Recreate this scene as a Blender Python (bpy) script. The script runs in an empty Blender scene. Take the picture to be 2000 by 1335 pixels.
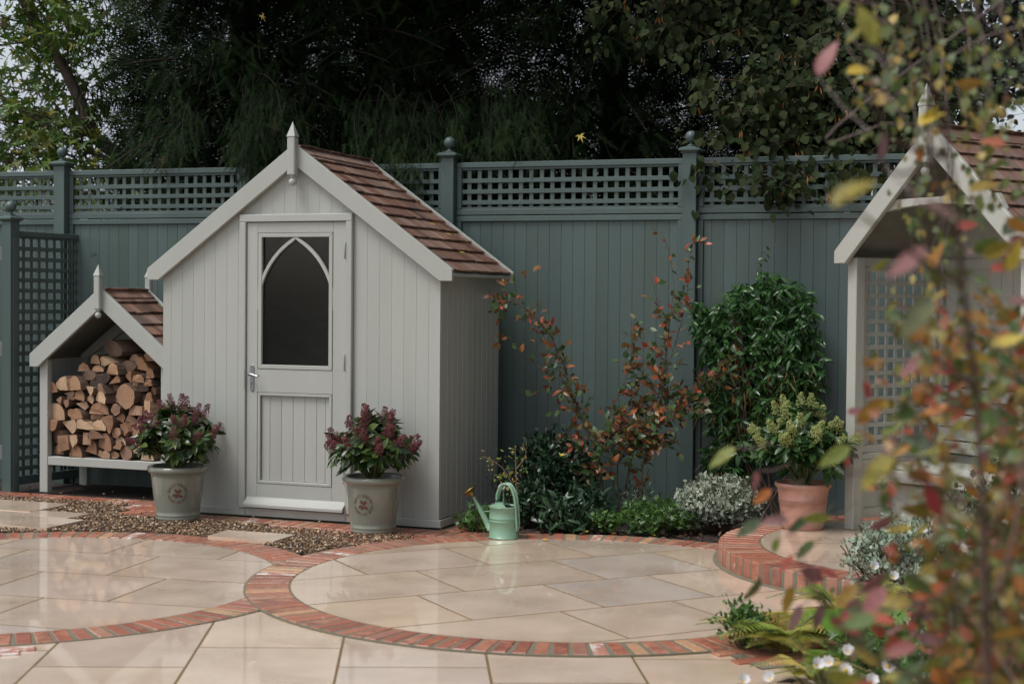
import bpy, bmesh, math, random
import numpy as np
from mathutils import Vector, Matrix
pi = math.pi
R = random.Random(7)
NR = np.random.RandomState(11)
scene = bpy.context.scene

# ------------------------------------------------------------------ camera
cam_d = bpy.data.cameras.new('camera')
cam = bpy.data.objects.new('camera', cam_d)
scene.collection.objects.link(cam)
cam.matrix_world = Matrix.Translation((0, 0, 1.3661)) @ Matrix.Rotation(pi/2-0.0267, 4, 'X') @ Matrix.Rotation(0.0091, 4, 'Z')
cam_d.sensor_width = 36
cam_d.lens = 36*2967.3/2000
cam_d.clip_start = 0.05
cam_d.clip_end = 500
cam_d.dof.use_dof = True
cam_d.dof.focus_distance = 9.3
cam_d.dof.aperture_fstop = 3.2
scene.camera = cam

# ------------------------------------------------------------------ light
SUN_EL, SUN_AZ = math.radians(62), math.radians(238)      # compass angle from +Y, clockwise: behind the camera, to the left
world = bpy.data.worlds.new('World')
scene.world = world
world.use_nodes = True
nt = world.node_tree
nt.nodes.clear()
sky = nt.nodes.new('ShaderNodeTexSky')
sky.sky_type = 'NISHITA'
sky.sun_disc = False
sky.sun_elevation = SUN_EL
sky.sun_rotation = SUN_AZ
sky.air_density = 1.0
sky.dust_density = 3.0
hs = nt.nodes.new('ShaderNodeHueSaturation')
hs.inputs['Saturation'].default_value = 0.42          # an overcast sky: nearly grey
bg = nt.nodes.new('ShaderNodeBackground')
bg.inputs['Strength'].default_value = 0.12
wo = nt.nodes.new('ShaderNodeOutputWorld')
nt.links.new(sky.outputs[0], hs.inputs['Color'])
nt.links.new(hs.outputs[0], bg.inputs['Color'])
nt.links.new(bg.outputs[0], wo.inputs['Surface'])
sl = bpy.data.lights.new('sun', 'SUN')
sl.energy = 1.4
sl.angle = math.radians(24)
sl.color = (1.0, 0.985, 0.965)
sun = bpy.data.objects.new('sun', sl)
scene.collection.objects.link(sun)
sd = Vector((math.sin(SUN_AZ)*math.cos(SUN_EL), math.cos(SUN_AZ)*math.cos(SUN_EL), math.sin(SUN_EL)))
sun.rotation_euler = sd.to_track_quat('Z', 'Y').to_euler()
scene.view_settings.view_transform = 'Standard'
scene.view_settings.look = 'None'
scene.view_settings.gamma = 1
scene.view_settings.use_curve_mapping = False
scene.view_settings.exposure = 0.56
scene.render.engine = 'CYCLES'
scene.cycles.max_bounces = 8
scene.cycles.transparent_max_bounces = 8

# ------------------------------------------------------------------ materials
def ramp(nt, cols):
    r = nt.nodes.new('ShaderNodeValToRGB')
    el = r.color_ramp.elements
    while len(el) > 1: el.remove(el[-1])
    n = len(cols)
    for i, c in enumerate(cols):
        if len(c) == 2: pos, c = c
        else: pos = i/(n-1) if n > 1 else 0
        e = el[0] if i == 0 else el.new(pos)
        e.position = pos
        e.color = (*c, 1)
    return r

def mat(name, cols, by='noise', rough=.5, nscale=8, namt=.12, bump=0, bscale=60, stretch=(1, 1, 1), spec=.5, coat=0, coat_rough=.1,
        metallic=0, blotch=None, transl=0, interp=None, rvar=0, edge=None, coords='Object'):
    """cols: ramp colours picked by 'obj' (per object), 'tint' (per leaf) or 'noise'"""
    m = bpy.data.materials.new(name)
    m.use_nodes = True
    nt = m.node_tree
    b = nt.nodes['Principled BSDF']
    L = nt.links.new
    tc = nt.nodes.new('ShaderNodeTexCoord')
    mp = nt.nodes.new('ShaderNodeMapping')
    mp.inputs['Scale'].default_value = stretch
    L(tc.outputs[coords], mp.inputs['Vector'])
    oi = nt.nodes.new('ShaderNodeObjectInfo')
    add = nt.nodes.new('ShaderNodeVectorMath'); add.operation = 'ADD'
    mul = nt.nodes.new('ShaderNodeMath'); mul.operation = 'MULTIPLY'; mul.inputs[1].default_value = 37.0
    L(oi.outputs['Random'], mul.inputs[0])
    L(mp.outputs[0], add.inputs[0]); L(mul.outputs[0], add.inputs[1])
    nz = nt.nodes.new('ShaderNodeTexNoise')
    nz.inputs['Scale'].default_value = nscale
    nz.inputs['Detail'].default_value = 5
    nz.inputs['Roughness'].default_value = .65
    L(add.outputs[0], nz.inputs['Vector'])
    r = ramp(nt, cols)
    if interp: r.color_ramp.interpolation = interp
    if by == 'obj': L(oi.outputs['Random'], r.inputs[0])
    elif by == 'tint':
        at = nt.nodes.new('ShaderNodeAttribute'); at.attribute_name = 'tint'
        L(at.outputs['Fac'], r.inputs[0])
    elif by == 'mix':
        at = nt.nodes.new('ShaderNodeMath'); at.operation = 'ADD'; 
        s1 = nt.nodes.new('ShaderNodeMath'); s1.operation = 'MULTIPLY_ADD'; s1.inputs[1].default_value = .5; s1.inputs[2].default_value = -.25
        L(nz.outputs['Fac'], s1.inputs[0]); L(s1.outputs[0], at.inputs[0]); L(oi.outputs['Random'], at.inputs[1])
        L(at.outputs[0], r.inputs[0])
    else: L(nz.outputs['Fac'], r.inputs[0])
    col = r.outputs[0]
    if edge:
        ea = nt.nodes.new('ShaderNodeAttribute'); ea.attribute_name = 'edge'
        mx = nt.nodes.new('ShaderNodeMix'); mx.data_type = 'RGBA'
        rr = ramp(nt, [(edge[1], (0, 0, 0)), (edge[2], (1, 1, 1))])
        L(ea.outputs['Fac'], rr.inputs[0]); L(rr.outputs[0], mx.inputs['Factor'])
        L(col, mx.inputs['A']); mx.inputs['B'].default_value = (*edge[0], 1)
        col = mx.outputs['Result']
    if blotch:                       # (colour, scale, low, high): stains, lime, lichen with their own shape
        n2 = nt.nodes.new('ShaderNodeTexNoise'); n2.inputs['Scale'].default_value = blotch[1]; n2.inputs['Detail'].default_value = 6
        L(add.outputs[0], n2.inputs['Vector'])
        r2 = ramp(nt, [(blotch[2], (0, 0, 0)), (blotch[3], (1, 1, 1))])
        L(n2.outputs['Fac'], r2.inputs[0])
        mx = nt.nodes.new('ShaderNodeMix'); mx.data_type = 'RGBA'
        L(r2.outputs[0], mx.inputs['Factor']); L(col, mx.inputs['A']); mx.inputs['B'].default_value = (*blotch[0], 1)
        col = mx.outputs['Result']
    if namt:
        hv = nt.nodes.new('ShaderNodeHueSaturation')
        mr = nt.nodes.new('ShaderNodeMapRange')
        mr.inputs['From Min'].default_value = .3; mr.inputs['From Max'].default_value = .7
        mr.inputs['To Min'].default_value = 1-namt; mr.inputs['To Max'].default_value = 1+namt
        L(nz.outputs['Fac'], mr.inputs['Value']); L(mr.outputs[0], hv.inputs['Value']); L(col, hv.inputs['Color'])
        col = hv.outputs[0]
    L(col, b.inputs['Base Color'])
    b.inputs['Roughness'].default_value = rough
    if rvar:
        mr = nt.nodes.new('ShaderNodeMapRange'); mr.inputs['From Min'].default_value = .35; mr.inputs['From Max'].default_value = .65
        mr.inputs['To Min'].default_value = max(.02, rough-rvar); mr.inputs['To Max'].default_value = rough+rvar
        n3 = nt.nodes.new('ShaderNodeTexNoise'); n3.inputs['Scale'].default_value = nscale*.6
        L(add.outputs[0], n3.inputs['Vector']); L(n3.outputs['Fac'], mr.inputs['Value'])
        L(mr.outputs[0], b.inputs['Roughness'])
    b.inputs['Specular IOR Level'].default_value = spec
    b.inputs['Coat Weight'].default_value = coat
    b.inputs['Coat Roughness'].default_value = coat_rough
    b.inputs['Coat IOR'].default_value = 1.34
    b.inputs['Metallic'].default_value = metallic
    if bump:
        bz = nt.nodes.new('ShaderNodeTexNoise'); bz.inputs['Scale'].default_value = bscale; bz.inputs['Detail'].default_value = 4
        L(add.outputs[0], bz.inputs['Vector'])
        bp = nt.nodes.new('ShaderNodeBump'); bp.inputs['Strength'].default_value = bump; bp.inputs['Distance'].default_value = .004
        L(bz.outputs['Fac'], bp.inputs['Height']); L(bp.outputs[0], b.inputs['Normal'])
    if transl:
        out = nt.nodes['Material Output']
        tr = nt.nodes.new('ShaderNodeBsdfTranslucent'); L(col, tr.inputs['Color'])
        ms = nt.nodes.new('ShaderNodeMixShader'); ms.inputs[0].default_value = transl
        L(b.outputs[0], ms.inputs[1]); L(tr.outputs[0], ms.inputs[2]); L(ms.outputs[0], out.inputs['Surface'])
    return m

def leafmat(name, cols, rough=.38, transl=.25, **k): return mat(name, cols, by='tint', rough=rough, transl=transl, nscale=25, namt=.12, **k)

M = {}
M['shed_paint'] = mat('shed_paint', [(.368, .380, .348), (.388, .400, .366), (.378, .390, .357)], by='obj', nscale=4, namt=.035, blotch=((.335, .345, .31), 2.6, .50, .85), rough=.42, bump=.12, bscale=240, stretch=(1, 1, .12))
M['arbour_paint'] = mat('arbour_paint', [(.39, .39, .345), (.42, .42, .375)], nscale=3, namt=.04, rough=.45, bump=.12, bscale=240, stretch=(1, 1, .12))
M['fence_paint'] = mat('fence_paint', [(.066, .100, .094), (.078, .114, .107), (.071, .107, .101)], by='obj', nscale=2.5, namt=.08, blotch=((.060, .088, .070), 2.2, .50, .85), rough=.42, bump=.15, bscale=200, stretch=(1, 1, .12))
M['gap_shade'] = mat('gap_shade', [(.03, .03, .028)], namt=0, rough=.9)  # near-black colour standing in for shade in the door gap
M['shed_inside'] = mat('shed_inside', [(.5, .49, .45), (.55, .54, .5)], nscale=5, namt=.1, rough=.8)
M['shingle'] = mat('shingle', [(.10, .05, .034), (.19, .098, .065), (.25, .145, .105), (.145, .075, .052), (.28, .19, .15), (.11, .07, .058)], by='mix', nscale=5, namt=.35, rough=.5, rvar=.12, bump=.5, bscale=55, stretch=(.13, 3.2, 1), blotch=((.10, .075, .062), 9, .56, .72))
M['brick'] = mat('brick', [(.29, .100, .062), (.36, .135, .085), (.24, .085, .06), (.38, .17, .11), (.33, .105, .06), (.39, .21, .14), (.27, .115, .085)], by='mix', nscale=14, namt=.22, rough=.38, rvar=.14, bump=.5, bscale=90, blotch=((.50, .38, .32), 17, .66, .78))
M['lime_brick'] = mat('lime_brick', [(.36, .15, .11), (.44, .22, .16)], nscale=14, namt=.2, rough=.5, bump=.5, bscale=90, blotch=((.58, .53, .48), 22, .47, .62))
M['buff_brick'] = mat('buff_brick', [(.44, .24, .14), (.36, .24, .13)], by='mix', nscale=14, namt=.2, rough=.45, bump=.5, bscale=90)
M['slab'] = mat('slab', [(.63, .485, .36), (.60, .475, .375), (.58, .465, .38), (.65, .51, .385), (.55, .46, .395), (.64, .49, .355), (.59, .47, .375)], by='obj', nscale=5, namt=.06, rough=.34, rvar=.10, bump=.12, bscale=140, spec=.3, coat=1.0, coat_rough=.035, blotch=((.47, .35, .25), 2.6, .45, .85), coords='Object')
M['joint'] = mat('joint', [(.20, .125, .05), (.11, .072, .03)], nscale=20, namt=.2, rough=.7, bump=.5, bscale=120)
M['mortar'] = mat('mortar', [(.19, .165, .115), (.12, .115, .075)], nscale=20, namt=.2, rough=.7, bump=.5, bscale=120)
M['soil'] = mat('soil', [(.014, .010, .008), (.035, .024, .017)], nscale=30, namt=.3, rough=.75, bump=1, bscale=70)
M['lawn_far'] = mat('far_ground', [(.05, .055, .03), (.08, .07, .045)], nscale=1, namt=.2, rough=.9)
M['gravel'] = mat('gravel', [(.12, .062, .028), (.22, .125, .055), (.055, .036, .026), (.32, .20, .10), (.15, .078, .032), (.46, .36, .25), (.085, .052, .035), (.24, .14, .068)], by='tint', nscale=30, namt=.1, rough=.35, interp='CONSTANT')
M['gravel_bed'] = mat('gravel_bed', [(.06, .04, .025), (.13, .085, .05)], nscale=60, namt=.3, rough=.6, bump=1, bscale=120)
M['glaze'] = mat('glaze', [(.205, .215, .172), (.235, .245, .20)], nscale=6, namt=.07, rough=.22, rvar=.06, coat=.7, coat_rough=.06, blotch=((.22, .215, .165), 5, .58, .8))
M['glaze_print'] = mat('glaze_print', [(.13, .055, .035)], namt=0, rough=.35)
M['terracotta'] = mat('terracotta', [(.44, .205, .145), (.50, .275, .215)], nscale=7, namt=.15, rough=.6, bump=.3, bscale=90, blotch=((.55, .40, .33), 6, .52, .72))
M['can_paint'] = mat('can_paint', [(.19, .325, .225), (.205, .345, .24)], nscale=5, namt=.04, rough=.32, coat=.3, coat_rough=.15)
M['brass'] = mat('brass', [(.30, .20, .07)], namt=.1, rough=.3, metallic=1)
M['steel'] = mat('steel', [(.42, .43, .47)], namt=.05, rough=.28, metallic=1)
M['zinc'] = mat('zinc', [(.30, .29, .31)], namt=.15, rough=.4, metallic=1)
M['black'] = mat('black', [(.01, .01, .01)], namt=0, rough=.7)
M['bark'] = mat('bark', [(.05, .034, .026), (.13, .095, .075)], nscale=14, namt=.35, rough=.8, bump=1, bscale=45, stretch=(1, .3, 1))
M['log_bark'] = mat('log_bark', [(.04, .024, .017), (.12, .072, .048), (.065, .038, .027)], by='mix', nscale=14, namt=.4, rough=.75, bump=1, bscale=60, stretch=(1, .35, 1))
M['log_end'] = mat('log_end', [(.34, .18, .095), (.42, .25, .14), (.27, .13, .065), (.38, .235, .15), (.31, .155, .08), (.25, .15, .10)], by='mix', nscale=9, namt=.25, rough=.7, bump=.5, bscale=70, blotch=((.22, .12, .065), 12, .60, .78))
def wood_rings(m):
    nt = m.node_tree; b = nt.nodes['Principled BSDF']; lk = b.inputs['Base Color'].links[0]; src = lk.from_socket
    tc = nt.nodes.new('ShaderNodeTexCoord'); wv = nt.nodes.new('ShaderNodeTexWave'); wv.wave_type = 'RINGS'; wv.rings_direction = 'Y'
    wv.inputs['Scale'].default_value = 22; wv.inputs['Distortion'].default_value = 5; wv.inputs['Detail'].default_value = 3; wv.inputs['Detail Scale'].default_value = 1.5
    mr = nt.nodes.new('ShaderNodeMapRange'); mr.inputs['To Min'].default_value = .55; mr.inputs['To Max'].default_value = 1.1
    hv = nt.nodes.new('ShaderNodeHueSaturation')
    nt.links.new(tc.outputs['Object'], wv.inputs['Vector']); nt.links.new(wv.outputs['Fac'], mr.inputs['Value']); nt.links.new(mr.outputs[0], hv.inputs['Value'])
    nt.links.new(src, hv.inputs['Color']); nt.links.new(hv.outputs[0], b.inputs['Base Color'])
M['log_pale'] = mat('log_pale', [(.47, .30, .18), (.56, .39, .25)], by='mix', nscale=9, namt=.18, rough=.7, bump=.4, bscale=70, blotch=((.34, .20, .11), 10, .62, .8))
wood_rings(M['log_end']); wood_rings(M['log_pale'])
M['roof_slate'] = mat('roof_slate', [(.36, .38, .43), (.42, .44, .49)], by='obj', nscale=6, namt=.08, rough=.5)
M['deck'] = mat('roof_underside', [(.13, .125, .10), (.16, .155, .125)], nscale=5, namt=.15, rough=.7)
M['yew_twig'] = mat('yew_twig', [(.022, .014, .010), (.04, .028, .02)], nscale=14, namt=.3, rough=.8)
M['twig'] = mat('twig', [(.07, .038, .028), (.11, .06, .042)], nscale=20, namt=.2, rough=.6)
M['twig_fg'] = mat('twig_fg', [(.13, .085, .075), (.17, .12, .11)], nscale=20, namt=.2, rough=.6)
M['green_stem'] = mat('green_stem', [(.09, .12, .035), (.13, .14, .05)], nscale=20, namt=.2, rough=.5)
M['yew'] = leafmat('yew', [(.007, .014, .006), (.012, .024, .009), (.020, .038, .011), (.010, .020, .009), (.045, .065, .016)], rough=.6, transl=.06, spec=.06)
M['yew_dead'] = leafmat('yew_dead', [(.22, .07, .03), (.28, .11, .05)], rough=.6, transl=.1)
M['lime'] = leafmat('lime', [(.015, .025, .010), (.022, .036, .013), (.034, .048, .017), (.028, .036, .018), (.048, .060, .02)], transl=.14, rough=.65, spec=.1)
M['lime_bract'] = leafmat('lime_bract', [(.26, .10, .035), (.34, .17, .06)], transl=.25)
M['maple'] = leafmat('maple', [(.055, .13, .02), (.10, .19, .03), (.16, .23, .035), (.07, .14, .024), (.34, .31, .05)], transl=.42)
M['maple_keys'] = leafmat('maple_keys', [(.34, .20, .13), (.42, .28, .20)], transl=.3)
M['yellow'] = leafmat('yellow_leaf', [(.62, .42, .05), (.70, .55, .12)], transl=.3)
M['far_leaf'] = leafmat('far_leaf', [(.02, .03, .014), (.035, .045, .018)], transl=.2)
M['red_shrub'] = leafmat('red_shrub', [(.055, .13, .04), (.06, .125, .04), (.50, .08, .05), (.07, .13, .045), (.08, .12, .045), (.20, .06, .045), (.06, .12, .04), (.07, .12, .04), (.50, .15, .05), (.055, .12, .04)], transl=.28)
M['jasmine'] = leafmat('jasmine', [(.020, .062, .018), (.034, .095, .024), (.055, .13, .030), (.028, .078, .026)], rough=.25, transl=.16)
M['dry'] = leafmat('dry_needle', [(.28, .12, .05), (.34, .18, .08)], transl=.1)
M['camellia'] = leafmat('camellia', [(.014, .040, .020), (.022, .056, .026), (.032, .07, .028)], rough=.28, transl=.1)
M['pitto'] = leafmat('pitto', [(.13, .18, .125), (.19, .25, .175), (.25, .31, .23)], transl=.18, edge=((.60, .63, .50), .45, .9))
M['pitto_blue'] = leafmat('pitto_blue', [(.15, .23, .17), (.21, .30, .22), (.27, .36, .27)], transl=.2, edge=((.58, .66, .50), .45, .9))
M['skimmia'] = leafmat('skimmia', [(.018, .036, .014), (.028, .058, .016), (.05, .095, .02), (.085, .12, .024), (.02, .036, .018)], rough=.28, transl=.16)
M['skimmia_deep'] = leafmat('skimmia_deep', [(.02, .05, .018), (.035, .08, .024), (.055, .115, .03)], rough=.28, transl=.15)
M['red_bud'] = leafmat('red_bud', [(.09, .013, .022), (.14, .024, .036), (.22, .055, .062), (.10, .022, .03)], rough=.5, transl=.05)
M['green_bud'] = leafmat('green_bud', [(.32, .36, .10), (.42, .45, .17), (.26, .31, .08)], rough=.5, transl=.1)
M['border'] = leafmat('border', [(.045, .11, .022), (.07, .16, .03), (.10, .20, .04), (.04, .09, .028)], transl=.28)
M['border_dark'] = leafmat('border_dark', [(.018, .045, .022), (.03, .07, .03), (.045, .085, .04)], rough=.3, transl=.12)
M['fern'] = leafmat('fern', [(.15, .26, .04), (.24, .34, .06), (.42, .42, .10), (.56, .44, .12), (.52, .36, .10)], transl=.35)
M['hosta'] = leafmat('hosta', [(.12, .26, .035), (.17, .32, .05)], transl=.35)
M['grey_leaf'] = leafmat('grey_leaf', [(.10, .16, .12), (.14, .20, .15)], transl=.2)
M['petal'] = leafmat('petal', [(.80, .79, .78), (.74, .73, .76)], transl=.3)
M['stamen'] = leafmat('stamen', [(.62, .42, .06)], transl=0)
M['birch'] = leafmat('birch', [(.09, .14, .045), (.15, .21, .09), (.34, .27, .06), (.44, .34, .11), (.19, .24, .11), (.22, .11, .055)], transl=.4)
M['fg_small'] = leafmat('fg_small', [(.07, .13, .035), (.34, .06, .04), (.14, .18, .04), (.42, .15, .035), (.06, .11, .035), (.26, .21, .045), (.07, .12, .035), (.10, .15, .04), (.38, .25, .05)], transl=.35)
M['fg_leaf'] = mat('fg_leaf', [(.13, .19, .04), (.50, .09, .06), (.24, .26, .04), (.52, .19, .05), (.11, .15, .07), (.42, .26, .04), (.30, .08, .07), (.20, .23, .05), (.50, .14, .06), (.16, .11, .09), (.34, .30, .07)], by='mix', nscale=22, namt=.2, rough=.45, transl=.4)

# ------------------------------------------------------------------ helpers
def link(o, parent=None):
    scene.collection.objects.link(o)
    if parent is not None: o.parent = parent
    return o
def empty(name, loc=(0, 0, 0), rz=0):
    o = bpy.data.objects.new(name, None)
    o.location = loc; o.rotation_euler = (0, 0, rz)
    o.empty_display_size = .1
    return link(o)
def tag(o, label=None, cat=None, group=None, kind=None):
    if label: o['label'] = label
    if cat: o['category'] = cat
    if group: o['group'] = group
    if kind: o['kind'] = kind
    return o
def mesh(name, v, f, m, smooth=False):
    me = bpy.data.meshes.new(name)
    me.from_pydata([tuple(p) for p in v], [], f)
    if isinstance(m, (list, tuple)):
        for k in m: me.materials.append(k)
    else: me.materials.append(m)
    if smooth: me.shade_smooth()
    me.update()
    return me
def ob(name, me, parent=None, loc=(0, 0, 0), rot=(0, 0, 0), scale=None):
    o = bpy.data.objects.new(name, me)
    o.location = loc
    if isinstance(rot, Matrix): o.rotation_euler = rot.to_euler()
    else: o.rotation_euler = rot
    if scale: o.scale = scale
    return link(o, parent)
_bc = {}
def boxmesh(sx, sy, sz, m, ch=.002):
    """box from (0,0,0) to (sx,sy,sz) with chamfered edges, shared between alike pieces"""
    k = (round(sx, 4), round(sy, 4), round(sz, 4), m.name, ch)
    if k in _bc: return _bc[k]
    bm = bmesh.new()
    bmesh.ops.create_cube(bm, size=1)
    for v in bm.verts: v.co = ((v.co.x+.5)*sx, (v.co.y+.5)*sy, (v.co.z+.5)*sz)
    if ch: bmesh.ops.bevel(bm, geom=bm.edges[:], offset=min(ch, sx*.3, sy*.3, sz*.3), segments=1, affect='EDGES')
    me = bpy.data.meshes.new('box'); bm.to_mesh(me); bm.free(); me.materials.append(m)
    _bc[k] = me
    return me
def box(name, x0, y0, z0, x1, y1, z1, m, parent=None, ch=.002):
    return ob(name, boxmesh(x1-x0, y1-y0, z1-z0, m, ch), parent, (x0, y0, z0))
def inset(poly, c):
    n = len(poly); out = []
    area = sum(poly[i][0]*poly[(i+1) % n][1]-poly[(i+1) % n][0]*poly[i][1] for i in range(n))
    s = 1 if area > 0 else -1
    for i in range(n):
        a, b, d = Vector(poly[i-1]), Vector(poly[i]), Vector(poly[(i+1) % n])
        e1, e2 = (b-a).normalized(), (d-b).normalized()
        n1, n2 = Vector((-e1.y, e1.x))*s, Vector((-e2.y, e2.x))*s
        k = n1+n2
        dd = max(.35, 1+n1.dot(n2))
        out.append(tuple(b+k*(c/dd)))
    return out
def prism_vf(poly, y0, y1, ch=.0, plane='xz'):
    """polygon in x,z extruded along y from y0 (front) to y1; ch chamfers the front edge"""
    n = len(poly)
    area = sum(poly[i][0]*poly[(i+1) % n][1]-poly[(i+1) % n][0]*poly[i][1] for i in range(n))
    if area < 0: poly = list(reversed(poly))
    rings = []
    if ch: rings.append([(x, y0, z) for x, z in inset(poly, ch)]); rings.append([(x, y0+ch, z) for x, z in poly])
    else: rings.append([(x, y0, z) for x, z in poly])
    rings.append([(x, y1, z) for x, z in poly])
    v = [p for r in rings for p in r]
    f = [list(range(n))]
    for k in range(len(rings)-1):
        for i in range(n):
            j = (i+1) % n
            f.append([k*n+j, k*n+i, (k+1)*n+i, (k+1)*n+j])
    f.append([(len(rings)-1)*n+i for i in reversed(range(n))])
    if plane == 'xy':   # polygon in x,y; y0 = top z, y1 = bottom z
        v = [(x, z, y) for x, y, z in v]; f = [list(reversed(q)) for q in f]
        f = [list(reversed(q)) for q in f]
    return v, f
def fixnormals(me):
    bm = bmesh.new(); bm.from_mesh(me); bmesh.ops.recalc_face_normals(bm, faces=bm.faces[:]); bm.to_mesh(me); bm.free()
    return me
def prism(name, poly, y0, y1, m, parent=None, ch=.002, plane='xz'):
    v, f = prism_vf(poly, y0, y1, ch, plane)
    return ob(name, fixnormals(mesh(name, v, f, m)), parent)
def lathe_vf(prof, n=32):
    v, f = [], []
    for r, z in prof:
        for i in range(n): v.append((r*math.cos(2*pi*i/n), r*math.sin(2*pi*i/n), z))
    for k in range(len(prof)-1):
        for i in range(n):
            j = (i+1) % n
            f.append([k*n+i, k*n+j, (k+1)*n+j, (k+1)*n+i])
    f.append(list(reversed(range(n)))); f.append([(len(prof)-1)*n+i for i in range(n)])
    return v, f
def lathe(name, prof, m, parent=None, loc=(0, 0, 0), n=32, rot=(0, 0, 0)):
    v, f = lathe_vf(prof, n)
    me = mesh(name, v, f, m, True)
    return ob(name, me, parent, loc, rot)
def tube_vf(pts, rad, n=6):
    P = [Vector(p) for p in pts]
    if not isinstance(rad, (list, tuple)): rad = [rad]*len(P)
    v, f = [], []
    up = Vector((0, 0, 1))
    for i, p in enumerate(P):
        t = (P[min(i+1, len(P)-1)]-P[max(i-1, 0)]).normalized()
        a = t.cross(up)
        if a.length < .05: a = t.cross(Vector((1, 0, 0)))
        a.normalize(); b = t.cross(a)
        for k in range(n):
            an = 2*pi*k/n
            v.append(tuple(p+(a*math.cos(an)+b*math.sin(an))*rad[i]))
    for i in range(len(P)-1):
        for k in range(n):
            j = (k+1) % n
            f.append([i*n+k, i*n+j, (i+1)*n+j, (i+1)*n+k])
    f.append(list(range(n))); f.append([(len(P)-1)*n+k for k in reversed(range(n))])
    return v, f
class MB:
    def __init__(s): s.v = []; s.f = []; s.mi = []
    def add(s, v, f, mi=0, mx=None):
        o = len(s.v)
        s.v += [tuple(mx @ Vector(p)) for p in v] if mx is not None else [tuple(p) for p in v]
        s.f += [[i+o for i in q] for q in f]; s.mi += [mi]*len(f)
        return s
    def tube(s, pts, rad, n=6): return s.add(*tube_vf(pts, rad, n))
    def build(s, name, m, parent=None, loc=(0, 0, 0), rot=(0, 0, 0), smooth=False, fix=False):
        me = mesh(name, s.v, s.f, m, smooth)
        me.polygons.foreach_set('material_index', s.mi)
        if fix: fixnormals(me)
        return ob(name, me, parent, loc, rot)
def smoothpath(pts, k=4):
    """Catmull-Rom through the points"""
    P = [Vector(p) for p in pts]; out = []
    for i in range(len(P)-1):
        p0, p1, p2, p3 = P[max(i-1, 0)], P[i], P[i+1], P[min(i+2, len(P)-1)]
        for j in range(k):
            t = j/k
            out.append(.5*((2*p1)+(p2-p0)*t+(2*p0-5*p1+4*p2-p3)*t*t+(3*p1-p0-3*p2+p3)*t**3))
    out.append(P[-1])
    return out

# leaf templates: (verts, faces, edge value); leaf lies along +y, its face towards +z, length 1
def leaf_t(w=.5, fold=.12, droop=.15, seg=3, shape='ovate', stalk=0):
    v, f, e = [], [], []
    for i in range(seg+1):
        t = i/seg
        if shape == 'ovate': hw = w/2*math.sin(pi*min(1, t**.75))**.8 if 0 < t < 1 else .02*w
        elif shape == 'lance': hw = w/2*math.sin(pi*t)**.9 if 0 < t < 1 else .01
        elif shape == 'obovate': hw = w/2*math.sin(pi*t**1.4)**.8 if 0 < t < 1 else .02*w
        elif shape == 'round': hw = w/2*math.sin(pi*min(1, t**.62))**.6 if 0 < t < 1 else .12*w
        z = -droop*t*t
        y = stalk+t*(1-stalk)
        v += [(-hw, y, z+fold*hw*2), (0, y, z), (hw, y, z+fold*hw*2)]; e += [1, 0, 1]
    for i in range(seg):
        a = i*3
        f += [(a, a+1, a+4, a+3), (a+1, a+2, a+5, a+4)]
    return np.array(v, float), f, np.array(e, float)
def lobed_t(n=5, depth=.45, w=.5):
    """palmate lobed leaf as a fan"""
    v = [(0, .15, 0)]; e = [0]; k = n*2+1
    for i in range(k):
        an = math.radians(-120+240*i/(k-1)); r = (1-depth) if i % 2 == 0 else 1
        if i % 2 == 1: r *= .62+.38*math.cos(an*.75)
        else: r *= .5
        v.append((math.sin(an)*r*w, .15+math.cos(an)*r*.85, .06*math.sin(i*2.1))); e.append(1)
    f = [(0, i+1, i) for i in range(1, k)]
    return np.array(v, float), f, np.array(e, float)
def frames(ax, nm):
    """rotation matrices whose y axis is ax and z axis near nm"""
    ax = ax/np.maximum(1e-9, np.linalg.norm(ax, axis=1, keepdims=True))
    x = np.cross(ax, nm); x /= np.maximum(1e-9, np.linalg.norm(x, axis=1, keepdims=True))
    z = np.cross(x, ax)
    return np.stack([x, ax, z], 2)
def scatter(name, tmpl, pos, ax, nm, size, m, parent=None, tint=None, kind=None, widthvar=.15):
    """many leaf-sized pieces of one plant in one mesh, each with its own tint"""
    tv, tf, te = tmpl
    pos = np.asarray(pos, float); n = len(pos)
    if n == 0: return None
    F = frames(np.asarray(ax, float), np.asarray(nm, float))
    size = np.broadcast_to(np.asarray(size, float), (n,))
    T = np.repeat(tv[None], n, 0)
    T[:, :, 0] *= (1+widthvar*NR.randn(n))[:, None]
    V = np.einsum('nij,nkj->nki', F, T)*size[:, None, None]+pos[:, None, :]
    V = V.reshape(-1, 3)
    tl = np.array([len(q) for q in tf]); ti = np.concatenate([np.array(q) for q in tf])
    idx = (ti[None]+np.arange(n)[:, None]*len(tv)).reshape(-1)
    lt = np.tile(tl, n)
    me = bpy.data.meshes.new(name)
    me.vertices.add(len(V)); me.vertices.foreach_set('co', V.astype(np.float32).ravel())
    me.loops.add(len(idx)); me.loops.foreach_set('vertex_index', idx.astype(np.int32))
    me.polygons.add(len(lt))
    me.polygons.foreach_set('loop_start', np.concatenate([[0], np.cumsum(lt)[:-1]]).astype(np.int32))
    me.polygons.foreach_set('loop_total', lt.astype(np.int32))
    me.materials.append(m)
    me.update(calc_edges=True)
    if tint is None: tint = NR.rand(n)
    a = me.attributes.new('tint', 'FLOAT', 'POINT'); a.data.foreach_set('value', np.repeat(tint, len(tv)).astype(np.float32))
    a = me.attributes.new('edge', 'FLOAT', 'POINT'); a.data.foreach_set('value', np.tile(te, n).astype(np.float32))
    o = ob(name, me, parent)
    if kind: o['kind'] = kind
    return o
def unit(a): a = np.asarray(a, float); return a/np.maximum(1e-9, np.linalg.norm(a, axis=-1, keepdims=True))
def rdir(n): return unit(NR.randn(n, 3))
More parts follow.
